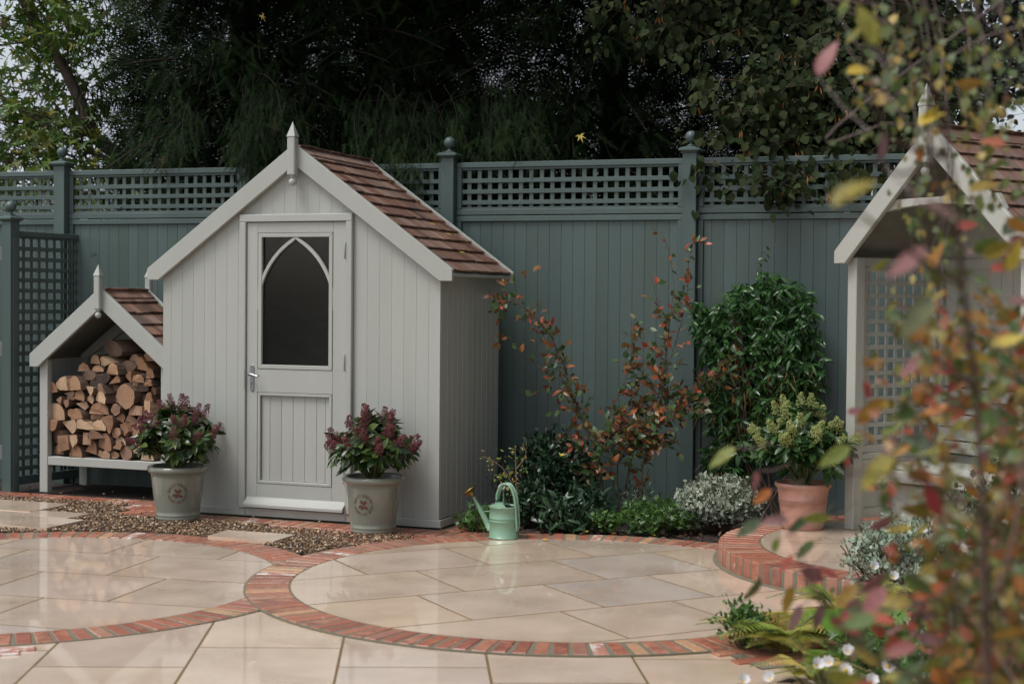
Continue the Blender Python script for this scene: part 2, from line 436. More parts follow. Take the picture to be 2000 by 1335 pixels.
octa = (np.array([(1, 0, 0), (-1, 0, 0), (0, 1, 0), (0, -1, 0), (0, 0, 1), (0, 0, -1)], float)*.5,
        [(0, 2, 4), (2, 1, 4), (1, 3, 4), (3, 0, 4), (2, 0, 5), (1, 2, 5), (3, 1, 5), (0, 3, 5)], np.zeros(6))

# ------------------------------------------------------------------ frames of reference
SX, SY, TH = -2.2469, 9.7787, -0.3588      # front left corner of the shed and its heading
W, D = 1.94, .9775
ct, st = math.cos(TH), math.sin(TH)
def S2W(u, v, z=0): return (SX+ct*u-st*v, SY+st*u+ct*v, z)
FTH = -.31                                  # heading of the fence
FA = Vector((0.00063, 10.24673))
def F2W(s, t, z=0):                         # s along the fence, t towards the garden
    c, q = math.cos(FTH), math.sin(FTH)
    return (FA.x+c*s+q*t, FA.y+q*s-c*t, z)
def fenceY(x): return FA.y+math.tan(FTH)*(x-FA.x)
C1, R1, RO1 = (-2.4196, 7.3828), 1.277, 1.492
C2, R2, RO2 = (.2603, 7.3894), 1.3206, 1.5354
C3, R3, RO3, Z3 = (2.36, 7.935), 1.035, 1.26, .095

# ------------------------------------------------------------------ ground and paving
def sheet(name, x0, y0, x1, y1, z, m):
    return tag(ob(name, mesh(name, [(x0, y0, z), (x1, y0, z), (x1, y1, z), (x0, y1, z)], [(0, 1, 2, 3)], m)), kind='structure')
sheet('ground', -150, -60, 150, 260, -.06, M['lawn_far'])
def bumpy(name, poly_fn, x0, y0, x1, y1, step, z, amp, m):
    nx, ny = int((x1-x0)/step), int((y1-y0)/step)
    v, f = [], []
    for j in range(ny+1):
        for i in range(nx+1):
            v.append((x0+i*step, y0+j*step, z+amp*R.random()))
    for j in range(ny):
        for i in range(nx):
            if poly_fn(x0+(i+.5)*step, y0+(j+.5)*step):
                a = j*(nx+1)+i; f.append((a, a+1, a+nx+2, a+nx+1))
    return tag(ob(name, mesh(name, v, f, m, True)), kind='structure')
def dist(x, y, c): return math.hypot(x-c[0], y-c[1])
bumpy('flower_bed', lambda x, y: y < fenceY(x)+.3 and (dist(x, y, C2) > RO2-.03) and y > 3.2 and not (dist(x, y, C3) < R3) and not (dist(x, y, C2) < RO2+.29 and y < 7) and not (y < 6.65 and x < .80), -.62, 3.2, 6, 11, .05, -.035, .03, M['soil'])
bumpy('left_bed', lambda x, y: True, -7, 9.0, -3.2, 13, .1, -.05, .02, M['soil'])

def clip_half(poly, px, py, nx, ny):          # keep the side where (p-P).n <= 0
    out = []
    for i in range(len(poly)):
        a, b = poly[i], poly[(i+1) % len(poly)]
        da = (a[0]-px)*nx+(a[1]-py)*ny; db = (b[0]-px)*nx+(b[1]-py)*ny
        if da <= 0: out.append(a)
        if (da < 0 < db) or (db < 0 < da):
            t = da/(da-db); out.append((a[0]+(b[0]-a[0])*t, a[1]+(b[1]-a[1])*t))
    return out
def clip_disc(poly, c, r, n=96):
    for i in range(n):
        a = 2*pi*(i+.5)/n; rr = r*math.cos(pi/n)
        poly = clip_half(poly, c[0]+rr*math.cos(a), c[1]+rr*math.sin(a), math.cos(a), math.sin(a))
        if len(poly) < 3: return []
    return poly
def slab(poly, z, parent, th=.03, jit=.0015, name='paving_slab'):
    # corners closer than 6 mm merged
    q = []
    for p in poly:
        if not q or math.hypot(p[0]-q[-1][0], p[1]-q[-1][1]) > .004: q.append(p)
    if len(q) > 2 and math.hypot(q[0][0]-q[-1][0], q[0][1]-q[-1][1]) < .004: q.pop()
    if len(q) < 3: return
    cx = sum(p[0] for p in q)/len(q); cy = sum(p[1] for p in q)/len(q)
    v, f = prism_vf([(x-cx, y-cy) for x, y in q], 0, th, 0)
    me = mesh(name, [(x, zz, -y) for x, y, zz in v], f, M['slab'])
    o = ob(name, fixnormals(me), parent, (cx, cy, z+R.uniform(-jit, jit)*.08))
    o.rotation_euler = (R.uniform(-1, 1)*.00035, R.uniform(-1, 1)*.00035, 0)
    return o
def course_slabs(c, ang, edges, joints, clip, z, parent, g=.0058):
    d = (math.cos(ang), math.sin(ang)); n = (-d[1], d[0])
    for k in range(len(edges)-1):
        hi, lo = edges[k]-g, edges[k+1]+g
        js = [-4]+sorted(joints[k])+[4]
        for a, b in zip(js[:-1], js[1:]):
            a += g; b -= g
            P = [(c[0]+d[0]*t+n[0]*s, c[1]+d[1]*t+n[1]*s) for t, s in ((a, lo), (b, lo), (b, hi), (a, hi))]
            P = clip(P)
            if len(P) > 2: slab(P, z, parent)
def annulus(name, c, r0, r1, z, th, m, parent, n=128, a0=0, a1=2*pi):
    v, f = [], []
    full = abs(a1-a0-2*pi) < 1e-6
    k = n if full else n+1
    for i in range(k):
        a = a0+(a1-a0)*i/n; ca, sa = math.cos(a), math.sin(a)
        v += [(c[0]+r0*ca, c[1]+r0*sa, z), (c[0]+r1*ca, c[1]+r1*sa, z), (c[0]+r1*ca, c[1]+r1*sa, z-th), (c[0]+r0*ca, c[1]+r0*sa, z-th)]
    for i in range(n):
        a, b = i*4, ((i+1) % k)*4
        f += [(a, a+1, b+1, b), (a+1, a+2, b+2, b+1), (a+3, a, b, b+3)]
    return ob(name, mesh(name, v, f, m), parent)
def disc(name, c, r, z, m, parent, n=96):
    return ob(name, mesh(name, [(c[0]+r*math.cos(2*pi*i/n), c[1]+r*math.sin(2*pi*i/n), z) for i in range(n)], [list(range(n))], m), parent)

BR = {}
def brickmesh(k, L=.206, w=.061, h=.06):
    key = (k, round(L, 3), round(w, 3), round(h, 3))
    if key in BR: return BR[key]
    rr = random.Random(k*7+1)
    bm = bmesh.new(); bmesh.ops.create_cube(bm, size=1)
    for v in bm.verts: v.co = (v.co.x*L+rr.uniform(-.002, .002), v.co.y*w+rr.uniform(-.002, .002), (v.co.z-.5)*h+rr.uniform(-.0012, .0008))
    bmesh.ops.bevel(bm, geom=bm.edges[:], offset=.0045, segments=1, affect='EDGES')
    me = bpy.data.meshes.new('brick'); bm.to_mesh(me); bm.free()
    me.materials.append(M['brick'])
    BR[key] = me
    return me
def brick(x, y, z, ang, parent, L=.206, w=.061, h=.06, m=None):
    me = brickmesh(R.randrange(5), L, w, h)
    o = ob('brick', me, parent, (x, y, z+R.uniform(-.0015, .0015)), (R.uniform(-.008, .008), R.uniform(-.006, .006), ang+R.uniform(-.012, .012)))
    q = R.random()
    mm = m or (M['lime_brick'] if q < .055 else M['buff_brick'] if q < .13 else None)
    if mm:
        o.material_slots[0].link = 'OBJECT'; o.material_slots[0].material = mm
    return o
def ring(c, r0, r1, z, parent, keep, pitch=.0755, h=.06, w=.061):
    n = int(round(2*pi*(r0+r1)/2/pitch))
    for i in range(n):
        a = 2*pi*(i+.5)/n
        x, y = c[0]+math.cos(a)*(r0+r1)/2, c[1]+math.sin(a)*(r0+r1)/2
        if keep(x, y, a): brick(x, y, z, a, parent, L=r1-r0-.009, w=w, h=h)

def inframe(x, y):              # the ground the photograph could show, with a margin
    return y > 4.9 and abs(x) < .42*y+.35

# right-hand circle
c2 = tag(empty('patio_circle', (0, 0, 0)), kind='structure')
a2 = math.radians(26.9)
course_slabs(C2, a2, [1.72, 1.14, .573, -.022, -.618, -1.207, -1.8],
             [[.15], [-.798, -.115, .51], [-.538, .239, .869], [-.785, -.125, .47], [-.355, .228], [.099]],
             lambda P: clip_disc(P, C2, R2-.003), 0, c2)
disc('joint_sand', C2, R2, -.0006, M['joint'], c2)
annulus('mortar', C2, R2-.001, RO2+.004, -.0012, .06, M['mortar'], c2)
ring(C2, R2, RO2, .0015, c2, lambda x, y, a: dist(x, y, C3) > RO3+.02)
# left-hand circle, its ring running under the right-hand one
c1 = tag(empty('patio_circle', (0, 0, 0)), kind='structure')
a1 = math.radians(-13.8)
def clip1(P):
    P = clip_disc(P, C1, R1-.003)
    if len(P) < 3: return []
    cx = sum(p[0] for p in P)/len(P); cy = sum(p[1] for p in P)/len(P)
    return [] if dist(cx, cy, C2) < RO2 or not inframe(cx, cy) and dist(cx, cy, C1) > 9 else P
course_slabs(C1, a1, [1.37, .784, .206, -.384, -.95, -1.5],
             [[-.636, .052, .711], [-.98, -.392, .38], [-.66, .034, .71], [-.35, -.9, .393], [0]], clip1, -.0065, c1)
disc('joint_sand', C1, R1, -.0071, M['joint'], c1)
annulus('mortar', C1, R1-.001, RO1+.004, -.0060, .05, M['mortar'], c1)
ring(C1, R1, RO1, -.0030, c1, lambda x, y, a: dist(x, y, C2) > RO2-.09)
# foreground slabs, laid square, running under the rings
cf = tag(empty('patio', (0, 0, 0)), kind='structure')
ax = math.radians(1.6); dx = (math.cos(ax), math.sin(ax)); dy = (-.063, .998)
def col_x(k): return -1.2085+.566*k
hs_ = {-2: [5.2, 5.9], -1: [4.9, 5.64], 0: [5.1, 5.965], 1: [4.95, 5.655], 2: [4.6, 5.425], 3: [5.1, 5.8], 4: [4.7, 5.5], -3: [5.0, 5.7], -4: [4.8, 5.5]}
for k in range(-4, 5):
    ys = [3.2]+[4.0]+hs_[k]+[6.66]
    for y0, y1 in zip(ys[:-1], ys[1:]):
        P = []
        for i, yy in ((0, y0), (1, y0), (1, y1), (0, y1)):
            gx = .0055 if i == 0 else -.0055
            gy = .0055 if yy == y0 else -.0055
            bx = col_x(k+i)-.063*(yy-5.64)
            P.append((bx+gx, yy+gy+.02*(bx+1.2)))
        slab(P, -.0095, cf)
ob('joint_sand', mesh('joint_sand', [(-4.5, 3, -.0101), (3.5, 3, -.0101), (3.5, 6.75, -.0101), (-4.5, 6.75, -.0101)], [(0, 1, 2, 3)], M['joint']), cf)
# brick courses that run off the rings at the lower corners
for (xa, ya, xb, yb) in ((-2.22, 5.80, -1.86, 5.905), (-2.25, 5.725, -1.90, 5.83), (-2.3, 5.65, -2.0, 5.74)):
    n = 2; an = math.atan2(yb-ya, xb-xa)
    for i in range(n):
        t = (i+.5)/n; brick(xa+(xb-xa)*t, ya+(yb-ya)*t, .0, an, cf, m=M['lime_brick'] if (ya > 5.7 and i == 1) else None)
for j in range(4):                   # stretcher rows curving away to the lower right
    r = 1.575+.071*j
    for i in range(9):
        a = math.radians(-66)+i*.221/r+(.5 if j % 2 else 0)*.221/r
        if a > math.radians(-18): continue
        brick(C2[0]+r*math.cos(a)+.0*j, C2[1]+r*math.sin(a), .0, a+pi/2, cf, L=.211, w=.061)
annulus('mortar', C2, RO2+.004, RO2+.31, -.0045, .05, M['mortar'], cf, a0=math.radians(-68), a1=math.radians(-15))

# brick path along the shed and the log store
bp = tag(empty('brick_path', (SX, SY, 0), TH), kind='structure')
def path_row(u0, u1, v0, v1, w=.0745, cut=None):
    n = int((u1-u0)/w)
    for i in range(n):
        u = u0+(i+.5)*w
        x, y, _ = S2W(u, (v0+v1)/2)
        if dist(x, y, C2) < RO2-.06 or dist(x, y, C1) < RO1-.06: continue
        if cut and not cut(u): continue
        brick(u, (v0+v1)/2, -.0035, pi/2, bp, L=abs(v1-v0)-.008, w=w-.011)
path_row(-1.75, -.06, .165, .385)
path_row(-.2, 2.36, -.262, -.045)
path_row(.95, 2.36, -.48, -.265)
path_row(-.33, .03, -.04, .16)
path_row(-.2, .06, -.262, -.05)
path_row(1.985, 2.36, -.04, .18); path_row(1.985, 2.30, .19, .405); path_row(1.5, 2.2, -.70, -.485)
ob('mortar', mesh('mortar', [(-1.8, .16, -.0075), (-.07, .16, -.0075), (-.07, .39, -.0075), (-1.8, .39, -.0075), (-.34, -.265, -.008), (2.37, -.265, -.008), (2.37, .41, -.008), (-.34, .41, -.008)], [(0, 1, 2, 3), (4, 5, 6, 7)], M['mortar']), bp)
ob('mortar', mesh('mortar', [(.95, -.70, -.0085), (2.37, -.70, -.0085), (2.37, -.27, -.0085), (.95, -.27, -.0085)], [(0, 1, 2, 3)], M['mortar']), bp)
# pale slab the log store stands on
prism('paving_slab', [(-1.24, -.39), (-.27, -.39), (-.27, -1.02), (-1.24, -1.02)], 0, .03, M['slab'], bp, 0).rotation_euler = (-pi/2, 0, 0)
for o in bp.children:
    if o.name.startswith('paving_slab'): o.location = (0, 0, .012)
ob('joint_sand', mesh('joint_sand', [(-1.9, .385, -.02), (-.02, .385, -.02), (-.02, 1.25, -.02), (-1.9, 1.25, -.02)], [(0, 1, 2, 3)], M['soil']), bp)

# gravel
def gravel_ok(x, y):
    if dist(x, y, C1) < RO1+.012 or dist(x, y, C2) < RO2+.012: return False
    d = (x-SX, y-SY); u = ct*d[0]+st*d[1]; v = -st*d[0]+ct*d[1]
    if v > .165 or (v > -.262 and u > -.2) or (u > -.33 and v > -.04): return False
    if u > .95 and v > -.35-.03*math.sin(u*9): return False
    return u < 1.95 and y > 8.2 and x > -5.5
bumpy('gravel_bed', lambda x, y: gravel_ok(x, y) or gravel_ok(x+.04, y) or gravel_ok(x, y-.04) or gravel_ok(x-.04, y+.02), -5.5, 8.0, -.1, 11.2, .035, -.012, .008, M['gravel_bed'])
pts = []
stones = [[(.893, -.891), (.878, -.643), (1.324, -.678), (1.33, -.91)],
          [(-1.045, -.101), (-.645, -.169), (-.644, -.784), (-1.6, -.70), (-1.6, -.02)],
          [(-.542, -.654), (-.119, -.726), (-.118, -1.129), (-.9, -1.05), (-.9, -.6)]]
stones = [[(.893, -.893), (.878, -.655), (1.324, -.655), (1.33, -.905)],
          [(-1.7, -.09), (-.645, -.10), (-.644, -.50), (-1.7, -.49)],
          [(-1.7, -.62), (-.119, -.66), (-.118, -1.02), (-1.7, -1.0)]]
def inpoly(x, y, P):
    c = False
    for i in range(len(P)):
        (x1, y1), (x2, y2) = P[i-1], P[i]
        if (y1 > y) != (y2 > y) and x < (x2-x1)*(y-y1)/(y2-y1)+x1: c = not c
    return c
while len(pts) < 15500:
    x = R.uniform(-4.4, -.4); y = R.uniform(8.2, 10.9)
    if not gravel_ok(x, y) and R.random() > .004: continue
    if dist(x, y, C1) < RO1-.12 or dist(x, y, C2) < RO2-.12: continue
    d = (x-SX, y-SY); u = ct*d[0]+st*d[1]; v = -st*d[0]+ct*d[1]
    if any(inpoly(u, v, P) for P in stones): continue
    pts.append((x, y, R.uniform(-.005, .008) if gravel_ok(x, y) else .004))
ico = bmesh.new(); bmesh.ops.create_icosphere(ico, subdivisions=1, radius=.5)
icov = np.array([tuple(v.co) for v in ico.verts]); icof = [tuple(v.index for v in f.verts) for f in ico.faces]; ico.free()
icov *= np.array([1, 1.25, .62])
n = len(pts)
nm = unit(np.array([0, 0, 1.])+.5*NR.randn(n, 3))
scatter('gravel', (icov, icof, np.zeros(len(icov))), pts, rdir(n)*[1, 1, .3], nm, NR.uniform(.007, .017, n), M['gravel'], kind='stuff')
bpy.data.objects['gravel'].data.shade_flat()
# stepping slabs in the gravel
gs = tag(empty('stepping_slabs', (SX, SY, 0), TH), kind='structure')
for P in stones:
    o = prism('paving_slab', P, 0, .03, M['slab'], gs, 0)
    me = o.data
    for v in me.vertices: v.co = (v.co.x, v.co.z, .016-v.co.y)
    fixnormals(me)

# raised round platform in the right corner
pf = tag(empty('raised_patio', (0, 0, 0)), kind='structure')
course_slabs(C3, math.radians(-9), [1.2, .62, .02, -.58, -1.2], [[-.1, .5], [-.45, .2], [-.1, .55], [.2]],
             lambda P: clip_disc(P, C3, R3-.003), Z3, pf)
disc('joint_sand', C3, R3, Z3-.0006, M['joint'], pf)
annulus('mortar', C3, R3-.001, RO3-.008, Z3-.004, Z3+.03, M['mortar'], pf)
annulus('mortar', C3, RO3-.01, RO3+.026, .004, .05, M['mortar'], pf)
ring(C3, R3, RO3, Z3+.0005, pf, lambda x, y, a: True, pitch=.0775, h=.103, w=.063)

# ------------------------------------------------------------------ fence
FP = M['fence_paint']
fence = empty('garden_fence', (FA.x, FA.y, 0), FTH)
tag(fence, 'long grey green boarded fence with square trellis top and ball topped posts', 'fence')
posts = [-3.515, -1.99, -.456, 1.208, 2.80]
def finial_ball(parent, m, x, y, z):
    b = lathe('ball_finial', [(.026, 0), (.030, .004), (.030, .009), (.020, .013), (.012, .020), (.010, .028), (.014, .031)] + [(.0395*math.sin(a), .066-.0395*math.cos(a)) for a in [0.42+i*(pi-.44)/9 for i in range(10)]], m, parent, (x, y, z), 20)
    return b
def fence_post(parent, x, y, zt, m, w=.092, name='post'):
    p = box(name, x-w/2, y-w/2, -.02, x+w/2, y+w/2, zt, m, parent, .003)
    k = w/2
    v, f = [], []
    for r_, z_ in ((k+.004, 0), (k+.012, .010), (k+.024, .014), (k+.024, .024), (k+.012, .032), (.03, .042)):
        v += [(-r_, -r_, z_), (r_, -r_, z_), (r_, r_, z_), (-r_, r_, z_)]
    for i in range(5):
        for j in range(4): f.append((i*4+j, i*4+(j+1) % 4, i*4+4+(j+1) % 4, i*4+4+j))
    f += [(3, 2, 1, 0), (20, 21, 22, 23)]
    cap = ob('post_cap', mesh('post_cap', v, f, m), p, (w/2, w/2, zt+.02))
    fb = finial_ball(p, m, w/2, w/2, zt+.02+.04)
    return p
for s in posts: fence_post(fence, s, -.01, 2.335, FP)
def trellis(parent, x0, x1, z0, z1, m, yf, pitch=.0735, lw=.029, off=0):
    """vertical laths behind, horizontal laths in front"""
    n = int((x1-x0)/pitch)
    x = x0+off if off else x0+((x1-x0)-n*pitch)/2+pitch/2-lw/2+.0
    while x < x1-.012:
        box('lath', x, yf+.0095, z0, min(x+lw, x1), yf+.0185, z1, m, parent, .0015); x += pitch
    z = z1-.057-lw/1
    while z > z0+.012:
        box('lath', x0, yf, z, x1, yf+.0092, z+lw, m, parent, .0015); z -= pitch
for a, b in zip(posts[:-1]+[-5.2], posts[1:]+[-3.515]):
    x0, x1 = a+.048, b-.048
    yf = .0
    # upper frame, mitred look from butted rails
    box('rail', x0, yf, 2.268, x1, yf+.04, 2.305, FP, fence, .003)
    box('stile', x0, yf, 1.9885, x0+.036, yf+.04, 2.2675, FP, fence, .003)
    box('stile', x1-.036, yf, 1.9885, x1, yf+.04, 2.2675, FP, fence, .003)
    box('rail', x0, yf, 1.948, x1, yf+.04, 1.988, FP, fence, .003)
    box('bead', x0+.037, yf+.012, 2.253, x1-.037, yf+.03, 2.2675, FP, fence, .001)
    box('bead', x0+.037, yf+.012, 1.9885, x1-.037, yf+.03, 2.002, FP, fence, .001)
    trellis(fence, x0+.037, x1-.037, 2.0025, 2.2525, FP, yf+.012)
    # lower frame and boards
    box('rail', x0, yf, 1.905, x1, yf+.04, 1.942, FP, fence, .003)
    box('stile', x0, yf, -.02, x0+.036, yf+.04, 1.9045, FP, fence, .003)
    box('stile', x1-.036, yf, -.02, x1, yf+.04, 1.9045, FP, fence, .003)
    x = x0+.037-.03
    while x < x1-.037:
        xa, xb = max(x, x0+.0365), min(x+.0813, x1-.0365)
        box('board', xa, yf+.018, -.02, xb, yf+.034, 1.9045, FP, fence, .0020)
        x += .0815
# trellis screen with its own post, at the left edge
scr = empty('trellis_screen', (-3.535, 10.71, 0), math.radians(62))
tag(scr, 'narrow grey green trellis screen and ball topped post at left edge beside the log store', 'trellis')
p = fence_post(scr, .0, .0, 1.895, FP, .086)
box('post_batten', -.020, -.0485, 0, .020, -.0435, 1.80, FP, p, .001).location = (.022, -.006, 0)
L_ = .76
y0 = .0
box('rail', .045, y0, 1.795, L_, y0+.035, 1.832, FP, scr, .003)
box('rail', .045, y0, .03, L_, y0+.035, .09, FP, scr, .003)
box('stile', .045, y0, .0905, .078, y0+.035, 1.7945, FP, scr, .003)
box('stile', L_-.036, y0, .0905, L_, y0+.035, 1.7945, FP, scr, .003)
box('bead', .079, y0+.012, 1.78, L_-.037, y0+.03, 1.7945, FP, scr, .001)
trellis(scr, .079, L_-.037, .091, 1.78, FP, y0+.010, pitch=.0745)
# gate hung on that post, only its hinge side in view
gate = empty('garden_gate', (-3.60, 10.72, 0), math.radians(196))
tag(gate, 'grey green boarded gate on long steel hinges at the left edge of the picture', 'gate')
for i in range(9): box('board', .03+i*.082, 0, .05, .11+i*.082, .02, 1.84, FP, gate, .003)
for z in (.22, .95, 1.62):
    h = box('hinge', -.005, -.0025+.022, z, .05, .026, z+.10, M['zinc'], gate, .001)
    for q in (.02, .08): lathe('screw', [(.004, 0), (.004, .002), (.001, .003)], M['steel'], h, (.035, .0045, q), 8, (-pi/2, 0, 0))

# ------------------------------------------------------------------ shed
SP = M['shed_paint']
shed = empty('garden_shed', (SX, SY, 0), TH)
tag(shed, 'pale grey boarded garden shed with arched glass door and cedar shingle roof', 'shed')
ZT, SL_ = 1.555, .7255            # eave tip top, roof slope (rise per run)
E_ = .0927
def ztop(u, w=W, e=E_, zt=ZT, s=SL_): return zt+s*(min(u, w-u)+e)
def zlow(u): return 1.484+SL_*min(u, W-u)      # lower edge of the barge boards
def boards_front(parent, us, zb, m, y0=0, zcut=None, w=W, up=.05, zl=zlow):
    for a, b in zip(us[:-1], us[1:]):
        a2, b2 = a, b
        top = [(b2, zl(b2)+up)]
        if a2 < w/2 < b2: top.append((w/2, zl(w/2)+up))
        top.append((a2, zl(a2)+up))
        prism('board', [(a2, zb), (b2, zb)]+top, y0, y0+.016, m, parent, .0016)
js = [.061+.082*k for k in range(23)]
L1 = [0]+[j for j in js if j < .575]+[.576]
boards_front(shed, L1, .05, SP)
R1_ = [1.362]+[j for j in js if 1.37 < j < 1.9]+[W]
boards_front(shed, R1_, .05, SP)
Mi = [.576]+[j for j in js if .59 < j < 1.35]+[1.362]
boards_front(shed, Mi, 1.893, SP)
# side wall (right), left wall and back as boards / panels
vs = [0.0165, .113]+[.193+.081*k for k in range(10)]+[D]
for a, b in zip(vs[:-1], vs[1:]):
    box('board', W-.016, a, .05, W, b, 1.54, SP, shed, .0035)
box('side_panel', 0, .0165, .05, .016, D, 1.54, SP, shed)
prism('back_panel', [(.0165, .05), (W-.0165, .05), (W-.0165, 1.54), (W/2, ztop(W/2)-.06), (.0165, 1.54)], D-.03, D-.012, M['shed_inside'], shed, 0)
for k in range(22): box('inside_board', .02+max(0, (.08+k*.082+.09-1.42)/SL_), D-.036, .08+k*.082, W-.02-max(0, (.08+k*.082+.09-1.42)/SL_), D-.0305, .08+k*.082+.079, M['shed_inside'], shed, .002)
box('inside_stud', W/2-.02, D-.075, .05, W/2+.02, D-.037, 2.1, M['shed_inside'], shed)
box('floor', .02, .02, .05, W-.02, D-.04, .07, M['shed_inside'], shed)
# skirting
def skirt(name, x0, y0, x1, y1):
    o = box(name, x0, y0, .003, x1, y1, .05, SP, shed, .003)
    return o
prism('skirting', [(-.02, .003), (.62, .003), (.62, .05), (-.02, .05)], -.02, -.001, SP, shed, .004)
prism('skirting', [(1.325, .003), (W+.02, .003), (W+.02, .05), (1.325, .05)], -.02, -.001, SP, shed, .004)
prism('threshold', [(.6205, .003), (1.3245, .003), (1.3245, .055), (.6205, .055)], -.018, -.001, SP, shed, .004)
box('skirting', W+.001, 0, .003, W+.02, D, .05, SP, shed, .004)
# bargeboards front and back
TH_ = .132
def barge(parent, w, e, zt, s, th, y0, y1, m, tipdrop):
    A = zt+s*(w/2+e)
    for sg in (1, -1):
        f = (lambda u: w-u) if sg > 0 else (lambda u: u)
        lo = zt-tipdrop
        cut = w/2+.0005*sg
        P = [(-e, lo), (-e, zt), (w/2-.0005, A-.0004*s), (w/2-.0005, A-th), ]
        ul = (lo-(A-th))/s+w/2          # where the lower edge meets the flat foot
        P.append((ul, lo))
        P = [(f(u), z) for u, z in P]
        prism('bargeboard', P, y0, y1, m, parent, .003)
barge(shed, W, E_, ZT, SL_, TH_, -.045, -.017, SP, .072)
barge(shed, W, E_, ZT, SL_, TH_, D+.006, D+.034, SP, .072)
def finial(parent, x, y, z_top, z_sh, z_low, m, w=.052, ball=.019, drop=True, by=None):
    """square post with a pyramid spike, chamfered sides, ball drop below"""
    k = w/2
    f = box('finial', x-k, y-k, z_low, x+k, y+k, z_sh, m, parent, .006)
    v = [(-k-.001, -k-.001, 0), (k+.001, -k-.001, 0), (k+.001, k+.001, 0), (-k-.001, k+.001, 0), (0, 0, z_top-z_sh)]
    v += [(q[0], q[1], -.006) for q in v[:4]]
    ob('spike', mesh('spike', v, [(0, 1, 4), (1, 2, 4), (2, 3, 4), (3, 0, 4), (5, 6, 1, 0), (6, 7, 2, 1), (7, 8, 3, 2), (8, 5, 0, 3), (8, 7, 6, 5)], m), f, (k, k, z_sh-z_low+.007))
    if drop:
        lathe('ball_drop', [(.016, 0), (.018, -.004), (.016, -.009), (.009, -.013), (.008, -.018)] + [(ball*math.sin(a), -.018-ball*.9-ball*math.cos(a)*1.0) for a in [pi*.86*(1-i/9)+.0+.02 for i in range(10)]][::1] , m, f, (k, k, 0), 18)
    return f
finial(shed, W/2, -.062, 2.453, 2.362, 2.128, SP, .054, .0245)
# roof: deck, ridge and shingles
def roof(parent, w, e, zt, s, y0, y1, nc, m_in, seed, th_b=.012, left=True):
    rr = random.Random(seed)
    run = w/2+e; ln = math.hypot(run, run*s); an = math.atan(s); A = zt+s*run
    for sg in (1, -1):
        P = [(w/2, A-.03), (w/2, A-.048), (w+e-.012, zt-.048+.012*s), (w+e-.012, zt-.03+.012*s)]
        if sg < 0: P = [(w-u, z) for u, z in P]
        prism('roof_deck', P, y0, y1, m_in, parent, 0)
    expo = (ln-.02)/nc
    for sg in ((1, -1) if left else (1,)):
        for k in range(nc):
            y = y0
            while y < y1-.004:
                wd = min(rr.uniform(.055, .15), y1-y)
                if y1-(y+wd) < .035: wd = y1-y
                # local x down the slope, y along the ridge, z out of the roof
                me = shingle_mesh(round(wd-.0035, 2) if wd < .2 else .16, expo+.05)
                dn = (k+1)*expo+rr.uniform(-.004, .004)-(expo+.05)
                cx, cz = w/2+sg*dn*math.cos(an), A-dn*math.sin(an)-.030
                mtx = Matrix(((sg*math.cos(an), 0, sg*math.sin(an)), (0, 1, 0), (-math.sin(an), 0, math.cos(an))))
                if sg < 0: mtx = Matrix(((-math.cos(an), 0, -math.sin(an)), (0, -1, 0), (-math.sin(an), 0, math.cos(an))))
                tl = Matrix.Rotation(-.07+rr.uniform(-.008, .008), 3, 'Y')
                o = ob('shingle', me, parent, (cx, y+.0015+(0 if sg > 0 else wd-.003), cz+.002), mtx @ tl)
                o.scale = (1, (wd-.003)/me['w'], 1)
                y += wd
_sh = {}
def shingle_mesh(w, L):
    k = (w, round(L, 3))
    if k in _sh: return _sh[k]
    t0, t1 = .003, .0115
    v = [(0, 0, 0), (L, 0, 0), (L, w, 0), (0, w, 0), (0, 0, t0), (L, 0, t1), (L, w, t1), (0, w, t0)]
    v[5] = (L-.001, .001, t1); v[6] = (L+.001, w-.001, t1+.0008)
    me = mesh('shingle', v, [(3, 2, 1, 0), (4, 5, 6, 7), (0, 1, 5, 4), (1, 2, 6, 5), (2, 3, 7, 6), (3, 0, 4, 7)], M['shingle'])
    me['w'] = w
    _sh[k] = me
    return me
roof(shed, W, E_-.008, ZT-.004, SL_, -.016, D+.005, 11, SP, 3)
for sg, nm_ in ((1, 'ridge_board'), (-1, 'ridge_board')):
    A = ztop(W/2)
    P = [(W/2, A-.002), (W/2, A-.016), (W/2+sg*.085, A-.016-.085*SL_), (W/2+sg*.085, A-.002-.085*SL_)]
    prism(nm_, P, -.0155, D+.0045, M['shingle'], shed, .001)
# door surround
def arch_trim(poly, y0, y1, nm, par, m=SP, ch=.003): return prism(nm, poly, y0, y1, m, par, ch)
fr = empty('door_frame'); fr.parent = shed
F0, F1, FZ = .576, 1.362, 1.894
prism('jamb', [(F0, .052), (F0+.046, .052), (F0+.046, 1.8465), (F0, 1.8465)], -.030, -.001, SP, fr, .004)
prism('jamb', [(F1-.042, .052), (F1, .052), (F1, 1.8465), (F1-.042, 1.8465)], -.030, -.001, SP, fr, .004)
prism('head', [(F0, 1.847), (F1, 1.847), (F1, FZ), (F0, FZ)], -.030, -.001, SP, fr, .004)
box('rebate_shade', .597, 0, .055, .6225, .05, 1.88, M['gap_shade'], fr, 0); box('rebate_shade', 1.3185, 0, .055, 1.345, .05, 1.88, M['gap_shade'], fr, 0)  # strips behind the door gap, shade put into their colour
box('rebate_shade', .6225, 0, 1.8485, 1.3185, .05, 1.88, M['gap_shade'], fr, 0)
